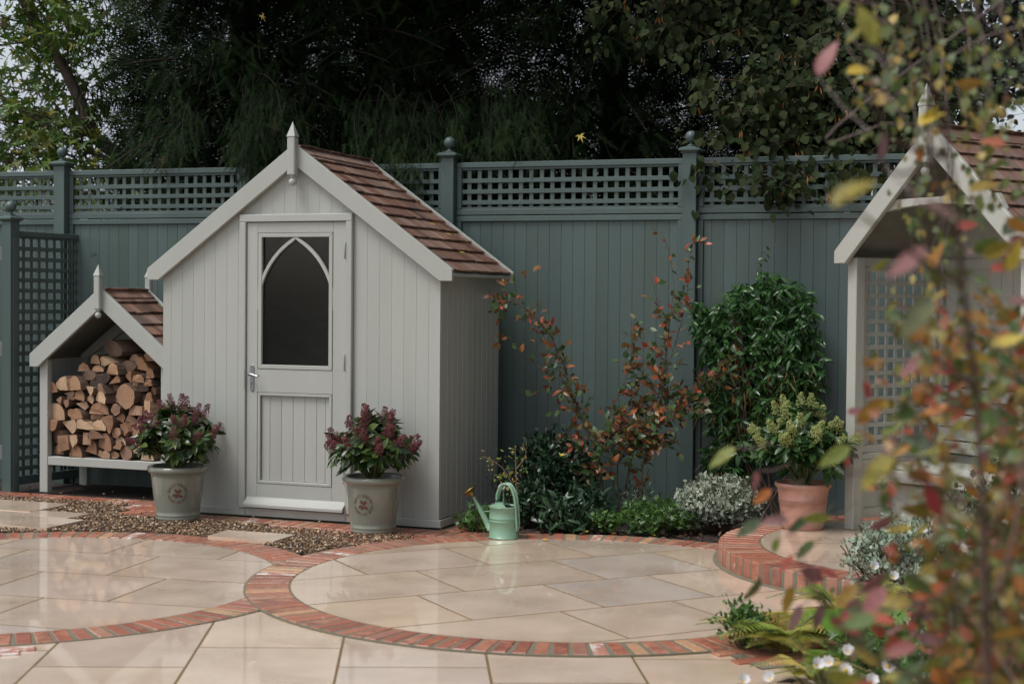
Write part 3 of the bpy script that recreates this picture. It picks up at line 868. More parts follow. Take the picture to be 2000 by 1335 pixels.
# door
door = empty('door'); door.parent = shed
Y0, Y1 = -.014, .03
DL, DR, DB, DT = .6245, 1.3165, .062, 1.8435
prism('stile', [(DL, DB), (.7005, DB), (.7005, DT), (DL, DT)], Y0, Y1, SP, door, .002)
prism('stile', [(1.228, DB), (DR, DB), (DR, DT), (1.228, DT)], Y0, Y1, SP, door, .002)
for a, b in ((1.7795, DT), (.7845, .9285), (DB, .2095)):
    prism('rail', [(.701, a), (1.2275, a), (1.2275, b), (.701, b)], Y0, Y1, SP, door, .001)
def bead_frame(x0, x1, z0, z1, t, nm, y0, par):
    prism(nm, [(x0, z0), (x0+t, z0+t), (x0+t, z1-t), (x0, z1)], y0, y0+.02, SP, par, .002)
    prism(nm, [(x1-t, z0+t), (x1, z0), (x1, z1), (x1-t, z1-t)], y0, y0+.02, SP, par, .002)
    prism(nm, [(x0, z1), (x0+t, z1-t), (x1-t, z1-t), (x1, z1)], y0, y0+.02, SP, par, .002)
    prism(nm, [(x0, z0), (x1, z0), (x1-t, z0+t), (x0+t, z0+t)], y0, y0+.02, SP, par, .002)
bead_frame(.7045, 1.2245, .9315, 1.7765, .025, 'glazing_bead', -.017, door)
bead_frame(.7045, 1.2245, .2125, .7815, .018, 'panel_bead', -.016, door)
g = mat('door_glass', [(.012, .013, .013)], namt=0, rough=.03)
gb = g.node_tree.nodes['Principled BSDF']; gb.inputs['Transmission Weight'].default_value = 0
gnt = g.node_tree
tr_ = gnt.nodes.new('ShaderNodeBsdfTransparent'); tr_.inputs[0].default_value = (.74, .75, .74, 1)
gl_ = gnt.nodes.new('ShaderNodeBsdfGlossy'); gl_.inputs['Roughness'].default_value = .02
fz_ = gnt.nodes.new('ShaderNodeFresnel'); fz_.inputs['IOR'].default_value = 1.45
ms_ = gnt.nodes.new('ShaderNodeMixShader')
gnt.links.new(fz_.outputs[0], ms_.inputs[0]); gnt.links.new(tr_.outputs[0], ms_.inputs[1]); gnt.links.new(gl_.outputs[0], ms_.inputs[2])
gnt.links.new(ms_.outputs[0], gnt.nodes['Material Output'].inputs['Surface'])
M['glass'] = g
box('glass_pane', .7045, .006, .9315, 1.2245, .010, 1.7765, g, door, 0)
# gothic arch bars: two arcs from mid height meeting at the top centre
xc, zs, za = .966, 1.30, 1.757
hw = .28; rise = za-zs
for sg in (1, -1):
    # arc whose centre lies on the springing line
    Rr = (hw*hw+rise*rise)/(2*hw)
    outer, inner = [], []
    for i in range(15):
        a = math.asin(min(1, rise/Rr))*i/14
        for lst, rr_ in ((outer, Rr), (inner, Rr-.0195)):
            lst.append((xc+sg*(hw-Rr+rr_*math.cos(a)), zs+rr_*math.sin(a)))
    inner = [(x if (x-xc)*sg > 0.0006 else xc+sg*.0006, z) for x, z in inner]
    v, f = [], []
    for (xo, zo), (xi, zi) in zip(outer, inner):
        v += [(xo, -.013, zo), (xi, -.013, zi), (xi, .0055, zi), (xo, .0055, zo)]
    for i in range(14):
        a, b = i*4, i*4+4
        f += [(a, b, b+1, a+1), (a+1, b+1, b+2, a+2), (a+3, a, b+3, b)]
        f[-1] = (a, a+3, b+3, b)
    ob('arch_bar', fixnormals(mesh('arch_bar', v, f, SP)), door)
# lower panel boards
x = .723
for a, b in zip([.723, .783, .865, .947, 1.029, 1.111, 1.172], [.783, .865, .947, 1.029, 1.111, 1.172, 1.206]):
    box('board', a+.0004, .004, .231, b-.0004, .018, .763, SP, door, .0024)
# weather bar
P = [(-.012, .125), (-.016, .125), (-.022, .115), (-.045, .098), (-.058, .090), (-.062, .083), (-.062, .066), (-.012, .062)]
v = [(x_, y_, z_) for x_ in (.638, 1.332) for y_, z_ in P]
n = len(P)
wb = mesh('weather_bar', v, [list(range(n)), list(reversed(range(n, 2*n)))]+[(i, (i+1) % n, n+(i+1) % n, n+i) for i in range(n)], SP)
ob('weather_bar', fixnormals(wb), door, (-.008, -.002, 0))
# handle on its plate
hp = empty('door_handle'); hp.parent = shed
P = [(.650, .800), (.650, .940)]+[(.665+.015*math.cos(a), .940+.013*math.sin(a)) for a in [pi-i*pi/8 for i in range(1, 8)]]+[(.680, .940), (.680, .800)]+[(.665+.015*math.cos(a), .800+.013*math.sin(a)) for a in [-i*pi/8 for i in range(1, 8)]]
prism('back_plate', P, -.020, -.0145, M['steel'], hp, .0015)
mb = MB(); mb.tube(smoothpath([(.657, -.021, .892), (.656, -.045, .893), (.668, -.056, .895), (.69, -.058, .894), (.71, -.058, .887), (.725, -.056, .885), (.736, -.056, .889)]), [.0075]*12+[.006]*9+[.0055]*4, 8)
mb.build('lever', M['steel'], hp, smooth=True)
lathe('keyhole', [(.0035, 0), (.0035, .0012)], M['black'], hp, (.665, -.0205, .838), 12, (pi/2, 0, 0))
box('keyhole', .6635, -.0215, .826, .6665, -.0205, .837, M['black'], hp, 0)
lathe('screw', [(.0025, 0), (.0025, .001)], M['black'], hp, (.665, -.0205, .942), 10, (pi/2, 0, 0))
box('strike_plate', .6165, -.0315, .805, .6225, -.0305, .925, M['zinc'], hp, 0)
for zz in (1.616, .93, .24):
    hg = lathe('hinge', [(.0036, 0), (.0042, .002), (.0042, .100), (.003, .103)], M['steel'], shed, (1.3185, -.034, zz), 12)

# ------------------------------------------------------------------ log store
ls = empty('log_store', S2W(-.765, .43), TH)
tag(ls, 'small pale grey gabled log store with shingle roof, standing left of the shed', 'log store')
lw_, ld = 1.06, .50
def LU(u): return u+lw_/2                       # helper frame: 0..lw_
hw_ = lw_/2
box('leg', -hw_, 0, 0, -hw_+.067, .05, .93, SP, ls, .003)
box('leg', hw_-.067, 0, 0, hw_, .05, .93, SP, ls, .003)
box('leg', -hw_, ld-.05, 0, -hw_+.067, ld, .93, SP, ls, .003)
box('leg', hw_-.067, ld-.05, 0, hw_, ld, .93, SP, ls, .003)
box('shelf_rail', -hw_+.0675, .003, .193, hw_-.0675, .03, .252, SP, ls, .003)
box('shelf', -hw_+.0675, .0305, .225, hw_-.0675, ld-.03, .252, SP, ls, .002)
for i in range(12):
    box('back_board', -hw_+.07+i*.0767, ld-.018, .18, -hw_+.07+(i+1)*.0767-.001, ld-.006, .93+.03, SP, ls, .003)
box('back_rail', -hw_+.07, ld-.03, .93, hw_-.07, ld-.0185, .98, SP, ls, .002)
prism('back_gable', [(-hw_, .961), (hw_, .961), (0, 1.36)], ld-.016, ld-.002, SP, ls, 0)
for sx in (-1, 1):
    for k in range(6):
        y_ = .051+k*.0665
        box('side_board', sx*(hw_-.012)-.006, y_, .18, sx*(hw_-.012)+.006, y_+.0655, .93, SP, ls, .002)
    prism('roof_brace', [(sx*.02, 1.26), (sx*.02, 1.21), (sx*(hw_-.02), .90), (sx*(hw_-.02), .955)], ld-.05, ld-.02, SP, ls, 0)
lr = ls
def shift(o, dx): o.location.x += dx
before = set(ls.children)
lE, lZT, lS = .055, .968, .80
barge(ls, lw_, lE, lZT, lS, .142, -.042, -.014, SP, .088)
barge(ls, lw_, lE, lZT, lS, .142, ld+.004, ld+.03, SP, .088)
roof(ls, lw_, lE-.006, lZT-.004, lS, -.013, ld+.003, 6, M['deck'], 5)
A = lZT+lS*(hw_+lE)
for sg in (1, -1):
    prism('ridge_board', [(hw_, A-.001), (hw_, A-.014), (hw_+sg*.08, A-.014-.08*lS), (hw_+sg*.08, A-.001-.08*lS)], -.0125, ld+.0025, M['shingle'], ls, .001)
finial(ls, hw_, -.058, 1.587, 1.512, 1.285, SP, .048, .0225)
finial(ls, hw_, ld+.045, 1.587, 1.512, 1.36, SP, .046, drop=False)
for o in ls.children:
    if o not in before: o.location.x -= hw_
# logs
LOGS= [(-1.172,0.299,0.116,0.072,'hd',0),(-1.01,0.291,0.116,0.082,'h',0),(-0.901,0.31,0.116,0.106,'q',20),(-0.85,0.284,0.099,0.058,'q',0),(-0.764,0.287,0.087,0.058,'h',0),(-0.694,0.281,0.081,0.048,'r',0),(-0.586,0.3,0.104,0.092,'r',0),(-0.511,0.327,0.104,0.096,'qp',30),(-0.428,0.288,0.11,0.063,'hp',0),(-1.19,0.39,0.145,0.106,'b',10),(-1.111,0.35,0.11,0.116,'s',12),(-1.037,0.377,0.104,0.106,'qp',-20),(-0.918,0.387,0.081,0.087,'s',0),(-0.77,0.369,0.151,0.116,'h',-10),(-0.663,0.34,0.11,0.058,'q',15),(-0.649,0.378,0.11,0.067,'hp',0),(-0.551,0.397,0.081,0.077,'q',40),(-0.461,0.358,0.104,0.077,'h',0),(-1.196,0.472,0.099,0.077,'h',180),(-1.08,0.472,0.157,0.106,'qp',-15),(-0.833,0.414,0.128,0.072,'q',170),(-0.672,0.438,0.093,0.072,'r',0),(-0.612,0.47,0.07,0.082,'s',30),(-0.534,0.459,0.081,0.072,'hp',20),(-0.451,0.429,0.104,0.077,'q',0),(-0.942,0.482,0.145,0.082,'qp',160),(-0.816,0.482,0.145,0.077,'hp',0),(-0.737,0.509,0.122,0.101,'h',-40),(-0.652,0.536,0.079,0.075,'q',10),(-0.582,0.521,0.116,0.075,'h',20),(-0.495,0.508,0.07,0.063,'q',60),(-0.418,0.506,0.081,0.067,'hp',0),(-1.19,0.563,0.18,0.135,'hp',5),(-1.063,0.56,0.072,0.064,'r',0),(-1.011,0.554,0.128,0.075,'h',10),(-0.856,0.546,0.116,0.053,'hd',0),(-0.418,0.558,0.081,0.058,'h',0),(-0.97,0.616,0.091,0.058,'qp',-10),(-0.816,0.602,0.163,0.089,'h',0),(-0.669,0.597,0.081,0.075,'r',0),(-0.512,0.597,0.139,0.064,'s',0),(-0.42,0.615,0.058,0.111,'sp',0),(-1.161,0.643,0.07,0.058,'q',0),(-1.107,0.631,0.077,0.067,'q',-20),(-1.074,0.665,0.084,0.033,'s',0),(-0.902,0.659,0.098,0.077,'qp',0),(-0.794,0.679,0.116,0.079,'hp',-10),(-0.697,0.667,0.104,0.067,'hd',0),(-0.591,0.69,0.174,0.159,'r',0),(-0.496,0.674,0.104,0.087,'b',0),(-0.416,0.69,0.07,0.072,'h',0),(-1.225,0.733,0.114,0.085,'h',10),(-1.127,0.759,0.102,0.127,'hp',100),(-1.023,0.768,0.16,0.1,'h',5),(-1.08,0.692,0.102,0.048,'q',0),(-0.976,0.688,0.107,0.079,'h',-10),(-0.811,0.726,0.109,0.089,'h',20),(-0.89,0.727,0.088,0.067,'qp',-30),(-0.391,0.734,0.051,0.06,'r',0),(-0.72,0.743,0.104,0.048,'b',0),(-0.608,0.756,0.116,0.053,'b',0),(-0.485,0.75,0.116,0.058,'b',0),(-0.822,0.793,0.174,0.087,'b',20),(-0.686,0.792,0.104,0.058,'q',30),(-0.583,0.821,0.093,0.077,'q',120),(-0.496,0.816,0.107,0.064,'h',0),(-0.407,0.79,0.063,0.046,'h',0),(-0.41,0.854,0.067,0.075,'h',0),(-0.541,0.777,0.07,0.029,'s',0),(-0.914,0.824,0.139,0.067,'b',0),(-0.977,0.882,0.102,0.06,'hd',0),(-0.845,0.874,0.098,0.046,'hd',0),(-0.788,0.835,0.07,0.039,'hd',0),(-0.902,0.935,0.107,0.067,'hd',0),(-0.8,0.921,0.139,0.085,'qp',180),(-0.709,0.875,0.128,0.081,'h',0),(-0.608,0.894,0.139,0.077,'b',0),(-0.485,0.901,0.16,0.104,'q',150),(-0.584,0.951,0.116,0.05,'hd',0),(-0.461,0.97,0.1,0.075,'h',0),(-0.755,1.014,0.25,0.108,'b',-8)]
def log_poly(t, w, h, ang, rr):
    if t[0] == 'r': P = [(w/2*math.cos(a), h/2*math.sin(a)) for a in [i*2*pi/12 for i in range(12)]]; bark = [1]*12
    elif t[0] == 'b': P = [(w/2*math.cos(a), h/2*math.sin(a)) for a in [i*2*pi/10 for i in range(10)]]; bark = [1]*10
    elif t[0] == 'h': P = [(-w/2, -h*.45), (w/2, -h*.45)]+[(w/2*math.cos(a), -h*.42+h*.92*math.sin(a)) for a in [.18+i*(pi-.36)/8 for i in range(9)]]; bark = [0]+[1]*10
    elif t[0] == 'q': P = [(-w*.5, -h*.15)]+[(w*.5*math.cos(a)*1.0, -h*.1+h*.6*math.sin(a)) for a in [-.9+i*2.1/6 for i in range(7)]]; P = [(-w*.5, h*.05)]+[(-w*.5+w*math.cos(a), h*.05+h*.85*math.sin(a)) for a in [-.62+i*1.2/6 for i in range(7)]]; bark = [0]+[1]*6+[0]
    else: P = [(-w*.5, -h*.5), (w*.46, -h*.46), (w*.5, h*.42), (-w*.38, h*.5)]; bark = [0, 0, 1, 0]
    ca, sa = math.cos(ang), math.sin(ang)
    P = [(x*(1+rr.uniform(-.05, .05)), z*(1+rr.uniform(-.07, .07))) for x, z in P]
    return [(ca*x-sa*z, sa*x+ca*z) for x, z in P], bark
ordn = ['first', 'second', 'third', 'fourth', 'fifth', 'sixth', 'seventh', 'eighth', 'ninth', 'tenth', 'eleventh', 'twelfth']
def make_log(t, w, h, ang, rr, length):
    P, bark = log_poly(t, w, h, ang, rr)
    n = len(P); v, f, mi = [], [], []
    secs = 4
    tw = rr.uniform(-.06, .06)
    for k in range(secs+1):
        s = 1+rr.uniform(-.04, .05)+(.0 if k else 0)
        for x, z in P: v.append((x*s+tw*k*.03+rr.uniform(-.003, .003), length*k/secs+(rr.uniform(-.004, .004) if k in (0, secs) else 0), z*s+rr.uniform(-.003, .003)))
    f.append(list(range(n))); mi.append(1)
    for k in range(secs):
        for i in range(n):
            f.append((k*n+(i+1) % n, k*n+i, (k+1)*n+i, (k+1)*n+(i+1) % n)); mi.append(0 if bark[i] else 1)
    f.append([secs*n+i for i in reversed(range(n))]); mi.append(1)
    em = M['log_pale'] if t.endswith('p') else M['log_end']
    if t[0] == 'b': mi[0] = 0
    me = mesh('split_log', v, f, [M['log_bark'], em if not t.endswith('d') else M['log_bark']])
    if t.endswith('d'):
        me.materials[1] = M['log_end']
    me.polygons.foreach_set('material_index', mi)
    fixnormals(me)
    return me
shp = {'r': 'round', 'h': 'half round', 'q': 'wedge shaped', 's': 'square split', 'b': 'bark covered'}
rows = [('bottom row', 0, .335), ('second row up', .335, .412), ('third row up', .412, .468), ('fourth row up', .468, .53), ('fifth row up', .53, .60), ('sixth row up', .60, .655), ('seventh row up', .655, .71), ('eighth row up', .71, .765), ('ninth row up', .765, .83), ('row below the top', .83, .93), ('very top', .93, 2)]
byrow = {}
for L in LOGS:
    for ri, (rn, a, b) in enumerate(rows):
        if a <= L[1] < b: byrow.setdefault(ri, []).append(L)
for ri, lst in byrow.items():
    lst.sort(key=lambda q: q[0])
    for k, (u, z, w, h, t, a) in enumerate(lst):
        rr = random.Random(int(u*1000)+int(z*777))
        v0 = .45+rr.uniform(-.012, .03)+(.03 if t.endswith('d') or t == 'b' else 0)+(.06 if z > .9 else 0)
        x, y, _ = S2W(u, v0)
        me = make_log(t, w*1.0, h*1.02, math.radians(a), rr, rr.uniform(.27, .34))
        o = ob('split_log', me, None, (x, y, max(z, .255+h*.45)), (rr.uniform(-.03, .03), 0, TH+rr.uniform(-.42, .08)))
        tone = 'pale ' if t.endswith('p') else 'dark ' if (t.endswith('d') or t == 'b') else 'orange brown '
        if len(lst) == 1: where = 'alone at the %s of the pile' % rows[ri][0]
        else: where = 'in the %s, %s from left' % (rows[ri][0], ordn[k] if k < 12 else 'last')
        tag(o, tone+shp[t[0]]+' log '+where, 'log', 'split logs stacked in the log store')
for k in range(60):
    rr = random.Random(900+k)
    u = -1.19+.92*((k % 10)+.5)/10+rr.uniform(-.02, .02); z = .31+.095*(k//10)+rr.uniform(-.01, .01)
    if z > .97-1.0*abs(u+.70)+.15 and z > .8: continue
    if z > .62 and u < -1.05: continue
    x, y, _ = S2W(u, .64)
    o = ob('split_log', make_log(rr.choice(['b', 'b', 'hd', 'b']), .11, .09, rr.uniform(0, 3), rr, .26), None, (x, y, z), (0, 0, TH+rr.uniform(-.1, .1)))  # mostly bark-coloured ends, so gaps between the front logs look dark
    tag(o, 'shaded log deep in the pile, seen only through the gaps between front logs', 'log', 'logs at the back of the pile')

# ------------------------------------------------------------------ pots
def potted(loc, prof, m, name, label, cat, soil_z, soil_r, bands=None, rz=0):
    t = empty(name, loc, rz)
    tag(t, label, cat)
    lathe('pot_body', prof, m, t, n=56)
    return t
gp = [(.128, 0), (.134, .004), (.136, .018), (.133, .024), (.137, .030), (.137, .037), (.134, .042), (.1365, .06), (.150, .16), (.163, .262), (.166, .284), (.172, .290), (.181, .297), (.187, .307), (.188, .318), (.184, .328), (.175, .333), (.166, .331), (.160, .322), (.156, .300), (.002, .292)]
def pot_r(z):
    for (r0, z0), (r1, z1) in zip(gp[:-1], gp[1:]):
        if z0 <= z <= z1 and z1 > z0: return r0+(r1-r0)*(z-z0)/(z1-z0)
    return .15
def glyphs(ch, size):
    cu = bpy.data.curves.new('g', 'FONT'); cu.body = ch; cu.size = size; cu.align_x = 'CENTER'
    o = bpy.data.objects.new('g', cu); scene.collection.objects.link(o)
    bpy.context.view_layer.update()
    me = bpy.data.meshes.new_from_object(o.evaluated_get(bpy.context.evaluated_depsgraph_get()))
    v = [(q.co.x, q.co.y) for q in me.vertices]; f = [tuple(p.vertices) for p in me.polygons]
    bpy.data.objects.remove(o); bpy.data.curves.remove(cu); bpy.data.meshes.remove(me)
    return v, f
_gl = {c: glyphs(c, .0245) for c in set('BEAUTYINSPIRENOURISHGROW')}
def emblem(parent, az, zc):
    """ring of words round an oak sprig, printed on the pot wall"""
    V, F = [], []
    def put(v, f, ang, rad, sc=1, dx=0, dy=0):
        o = len(V); c, s = math.cos(ang), math.sin(ang)
        for x, y in v:
            x, y = x*sc+dx, y*sc+dy+rad
            V.append((c*x-s*y, s*x+c*y))
        F.extend([tuple(i+o for i in q) for q in f])
    words = [('BEAUTY', 78, 16), ('INSPIRE', -3, -75), ('NOURISH', -97, -178), ('GROW', -203, -250)]
    for wd, a0, a1 in words:
        for i, ch in enumerate(wd):
            a = a0+(a1-a0)*i/(len(wd)-1)
            put(*_gl[ch], math.radians(a), .0465)
    def oakleaf(L):
        up = []
        for i in range(25):
            t = i/24; up.append((.30*L*math.sin(pi*t**.9)**.7*(1-.32*(math.cos(t*2*pi*3.5) > .2)), t*L))
        P = up+[(-x, y) for x, y in reversed(up[1:-1])]
        return P, [tuple([i, i+1, len(P)-i-1]) for i in range(1, 24)]+[tuple([i+1, len(P)-i-2, len(P)-i-1]) for i in range(1, 22)]
    P, Fq = oakleaf(.033)
    for ang, dx, dy in ((38, .004, .002), (-38, .002, .0), (105, -.001, -.006), (-112, .003, -.010), (150, .004, -.002)):
        o = len(V); c, s = math.cos(math.radians(ang)), math.sin(math.radians(ang))
        for x, y in P: V.append((c*x-s*y+dx, s*x+c*y+dy))
        F.extend([tuple(i+o for i in q) for q in Fq])
    v3 = []
    for x, y in V:
        z = zc+y; r = pot_r(z)+.0012; a = az+x/r
        v3.append((r*math.cos(a), r*math.sin(a), z))
    mb = MB(); mb.add(v3, F)
    return mb.build('printed_emblem', M['glaze_print'], parent)
def skimmia(loc, label, h, rad, n, seed, bud, leafm, budn=60, name='skimmia_plant', budlen=.09, group=None, low=.35):
    global NR
    rs = np.random.RandomState(seed); t = empty(name, loc)
    tag(t, label, 'plant', group)
    st = MB(); LP, LA, LN, LS = [], [], [], []; BP, BS = [], []
    for i in range(n):
        a = rs.uniform(0, 2*pi); k = math.sqrt(rs.uniform(.02, 1))
        top = np.array([math.cos(a)*rad*k, math.sin(a)*rad*k, h*(1-.42*k*k)*rs.uniform(.82, 1.05)])
        if i % 3 == 0: top = np.array([math.cos(a)*rad*k*1.05, math.sin(a)*rad*k*1.05, h*rs.uniform(low, .62)])
        base = np.array([math.cos(a)*.03*rs.rand(), math.sin(a)*.03*rs.rand(), 0])
        mid = base*.4+top*.6*np.array([.75, .75, .9])
        st.tube(smoothpath([base, mid, top], 3), [.0045, .0045, .004, .0038, .0035, .003, .0028], 5)
        d = unit(top-mid)
        for lev, cnt in ((0, 9), (.035, 7), (.075, 5)):
            for j in range(cnt):
                b = rs.uniform(0, 2*pi)
                side = np.cross(d, unit(rs.randn(3)))
                ax = unit(side+d*rs.uniform(-.1, .42)+np.array([0, 0, .08]))
                LP.append(top-d*lev); LA.append(ax); LN.append(d+.3*rs.randn(3)); LS.append(rs.uniform(.065, .115))
        if i < budn and not (i % 3 == 0 and rs.rand() < .5):
            for j in range(190):
                tt = rs.rand()
                r = .034*(1-tt*.65)*math.sqrt(rs.rand())*1.1
                b = rs.uniform(0, 2*pi)
                s1 = unit(np.cross(d, [0.3, .2, 1.])); s2 = np.cross(d, s1)
                BP.append(top+d*(.012+tt*budlen)+s1*r*math.cos(b)+s2*r*math.sin(b)); BS.append(rs.uniform(.005, .009))
    st.build('stems', M['green_stem'], t, smooth=True)['kind'] = 'stuff'
    scatter('leaves', leaf_t(.34, .18, .16, 4, 'obovate'), LP, LA, LN, LS, leafm, t, kind='stuff')
    scatter('flower_buds', octa, BP, rdir(len(BP)), rdir(len(BP)), BS, bud, t, kind='stuff')
    return t
for (px, py, lb, sd_, rad_, hh) in ((-2.065, 9.40, 'left', 3, .235, .375), (-.812, 8.95, 'right', 5, .225, .36)):
    beside = 'in front of the log store' if lb == 'left' else 'in front of the shed door'
    t = potted((px, py, 0), gp, M['glaze'], 'glazed_pot', 'round sage green glazed pot with oak leaf emblem '+beside, 'plant pot', .3, .15)
    lathe('soil', [(.157, .296), (.12, .303), (.04, .306), (.001, .306)], M['soil'], t, n=24)
    vx = math.atan2(-py, -px)
    emblem(t, vx-(.02 if lb == 'left' else .40), .175)
    skimmia((px, py, .30), 'skimmia with dark red flower buds in the pot '+beside, hh, rad_, 46, sd_, M['red_bud'], M['skimmia'], 60)
tp = [(.115, 0), (.118, .004), (.121, .03), (.130, .11), (.1325, .132), (.138, .135), (.132, .141), (.139, .145), (.133, .151), (.140, .155), (.1355, .161), (.144, .205), (.147, .217), (.156, .222), (.161, .231), (.160, .240), (.152, .246), (.144, .243), (.140, .225), (.001, .215)]
tpt = potted((1.66, 8.60, Z3+.002), [(r, z*1.06) for r, z in tp], M['terracotta'], 'terracotta_pot', 'pale pink terracotta pot with three grooves, standing on the raised brick edged circle', 'plant pot', .2, .14)
lathe('soil', [(.140, .235), (.1, .240), (.001, .24)], M['soil'], tpt, n=24)
skimmia((1.66, 8.60, .33), 'skimmia with yellow green bud heads growing in the terracotta pot', .44, .26, 54, 9, M['green_bud'], M['skimmia_deep'], 54)

# ------------------------------------------------------------------ watering can
can = empty('watering_can', (-.035, 8.755, .001), math.radians(-8))
tag(can, 'mint green metal watering can with brass rose, standing at the edge of the patio', 'watering can')
CP = M['can_paint']
lathe('can_body', [(.084, 0), (.0905, .0), (.092, .004), (.0905, .008), (.087, .010), (.087, .095), (.0895, .098), (.087, .101), (.087, .112), (.0895, .115), (.087, .118), (.087, .176), (.0905, .178), (.0915, .181), (.090, .185), (.086, .185), (.0845, .170), (.001, .15)], CP, can, n=48)
# front half of the top covered by a sloping hood, open mouth to the right
v = [(.0855*math.cos(a), .0855*math.sin(a), .186) for a in [math.radians(d) for d in range(75, 286, 10)]]
k = len(v); v += [(x*.35-.012, y*.55, .203) for x, y, z in v]
v += [(max(x, -.02)+.0, y, .1865) for x, y, z in v[:k]]
f = [(i, i+1, k+i+1, k+i) for i in range(k-1)]+[tuple(range(2*k-1, k-1, -1))]
me = fixnormals(mesh('hood', v[:2*k], f, CP, True)); o = ob('hood', me, can, (0, 0, 0), (0, 0, 0))
lathe('mouth', [(.083, .1755), (.001, .1756)], M['black'], can, n=32)
mb = MB()
for s in (-1, 1):
    path = smoothpath([(-.050, s*.010, .192), (-.044, s*.011, .255), (-.008, s*.012, .308), (.040, s*.012, .306), (.076, s*.012, .250), (.089, s*.012, .170), (.094, s*.012, .11), (.096, s*.010, .07), (.088, s*.003, .048)])
    mb.tube(path, .0075, 8)
mb.build('handle', CP, can, smooth=True, rot=(0, 0, math.radians(-28)))
mb = MB(); mb.tube([(-.080, 0, .045), (-.105, 0, .09), (-.150, 0, .175), (-.185, 0, .238)], [.021, .018, .0125, .0085], 12)
mb.build('spout', CP, can, smooth=True)
mb = MB(); mb.tube([(-.088, 0, .15), (-.125, 0, .148)], .003, 6); mb.build('spout_brace', CP, can)
ax_ = Vector((-.48, -.08, .62)).normalized()
rose = lathe('rose', [(.0085, -.004), (.010, .012), (.020, .026), (.034, .034), (.0385, .037), (.037, .041), (.012, .046), (.001, .047)], M['brass'], can, (-.184, 0, .236), 28, (0, math.radians(-35), 0))
rose.scale = (1.35, 1.35, 1.1)
spr = empty('hose_nozzle', (-.012, 8.80, .001))
tag(spr, 'small white sprinkler rose on a thin stake, just behind the mint watering can', 'sprinkler')
mb = MB(); mb.tube([(-.03, .13, 0), (-.03, .13, .27)], .004, 6); mb.build('stake', M['can_paint'], spr)
lathe('rose', [(.006, 0), (.010, .01), (.022, .020), (.024, .026), (.018, .028), (.001, .024)], mat('white_plastic', [(.32, .30, .33)], namt=0, rough=.4), spr, (-.03, .13, .262), 20, (math.radians(60), 0, math.radians(-30)))

# ------------------------------------------------------------------ arbour
AP = M['arbour_paint']
phi = math.radians(-58)
arb = empty('garden_arbour', (1.892, 8.588, Z3+.001), phi)
tag(arb, 'pale stone coloured gabled arbour seat with trellis side and shingle roof at right', 'arbour')
aw, ad = 1.27, .76
az_ = 1.535          # post height above the platform
for x_ in (0, aw-.07):
    for y_ in (0, ad-.07): box('post', x_, y_, 0, x_+.07, y_+.07, az_, AP, arb, .004)
for x_, nm_ in ((.014, 'l'), (aw-.014-.04, 'r')):
    # side frames: upper trellis, rail, lower boarded panel
    X0, X1 = x_, x_+.04
    box('rail', X0, .0705, az_-.05, X1, ad-.0705, az_, AP, arb, .003)
    box('rail', X0, .0705, .43, X1, ad-.0705, .47, AP, arb, .003)
    box('rail', X0-.008, .0702, .395, X1+.008, ad-.0702, .429, AP, arb, .005)
    box('rail', X0, .0705, .36, X1, ad-.0705, .3945, AP, arb, .003)
    box('rail', X0, .0705, .06, X1, ad-.0705, .115, AP, arb, .003)
    for (za_, zb_) in ((.4705, az_-.0505), (.1155, .3595)):
        box('stile', X0, .0705, za_, X1, .105, zb_, AP, arb, .003)
        box('stile', X0, ad-.105, za_, X1, ad-.0705, zb_, AP, arb, .003)
    y_ = .1055+.02
    while y_ < ad-.125:
        box('lath', X0+.010, y_, .471, X0+.019, y_+.023, az_-.051, AP, arb, .0015); y_ += .0735
    z_ = .471+.03
    while z_ < az_-.07:
        box('lath', X0+.0195, .1055, z_, X0+.028, ad-.1055, z_+.025, AP, arb, .0015); z_ += .0735
    y_ = .106
    while y_ < ad-.107:
        box('board', X0+.012, y_, .1157, X0+.026, min(y_+.081, ad-.106), .3593, AP, arb, .003); y_ += .082
# back: boards above, slatted back rest below
x_ = .071
while x_ < aw-.075:
    box('back_board', x_, ad-.04, .80, min(x_+.08, aw-.071), ad-.026, az_, AP, arb, .003); x_ += .081
for i in range(5): box('back_slat', .071, ad-.062-.012*(4-i)*.6, .415+i*.076, aw-.071, ad-.045-.012*(4-i)*.6, .415+i*.076+.068, AP, arb, .004)
for i in range(7): box('back_board', .071, ad-.04, .05+i*.05, aw-.071, ad-.026, .05+i*.05+.0495, AP, arb, .002)
for i in range(5): box('seat_slat', .056, .19+i*.093, .345, aw-.056, .19+i*.093+.084, .367, AP, arb, .005)
P = [(.058, .342), (aw-.058, .342)]+[(aw-.058-(aw-.116)*i/16, .255+.028*math.sin(pi*(i/16))**.5+(.0 if 0 < i < 16 else 0)) for i in range(17)]
prism('seat_apron', P, .188, .205, AP, arb, .002)
for x_ in (.058, aw-.058-.03): box('seat_bearer', x_, .21, .29, x_+.03, ad-.06, .3445, AP, arb, .002)
x_ = .058
for i in range(14): box('seat_front_board', .058+i*.0824, .27, .05, .058+(i+1)*.0824-.0005, .284, .2535, AP, arb, .003)
aE, aZT, aS = .055, az_+.035, .955
before = set(arb.children)
barge(arb, aw, aE, aZT, aS, .15, -.055, -.027, AP, .07)
barge(arb, aw, aE, aZT, aS, .15, ad+.006, ad+.034, AP, .07)
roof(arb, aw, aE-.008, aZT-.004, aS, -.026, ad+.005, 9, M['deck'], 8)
A = aZT+aS*(aw/2+aE)
for sg in (1, -1): prism('ridge_board', [(aw/2, A-.001), (aw/2, A-.014), (aw/2+sg*.08, A-.014-.08*aS), (aw/2+sg*.08, A-.001-.08*aS)], -.0255, ad+.0045, M['shingle'], arb, .001)
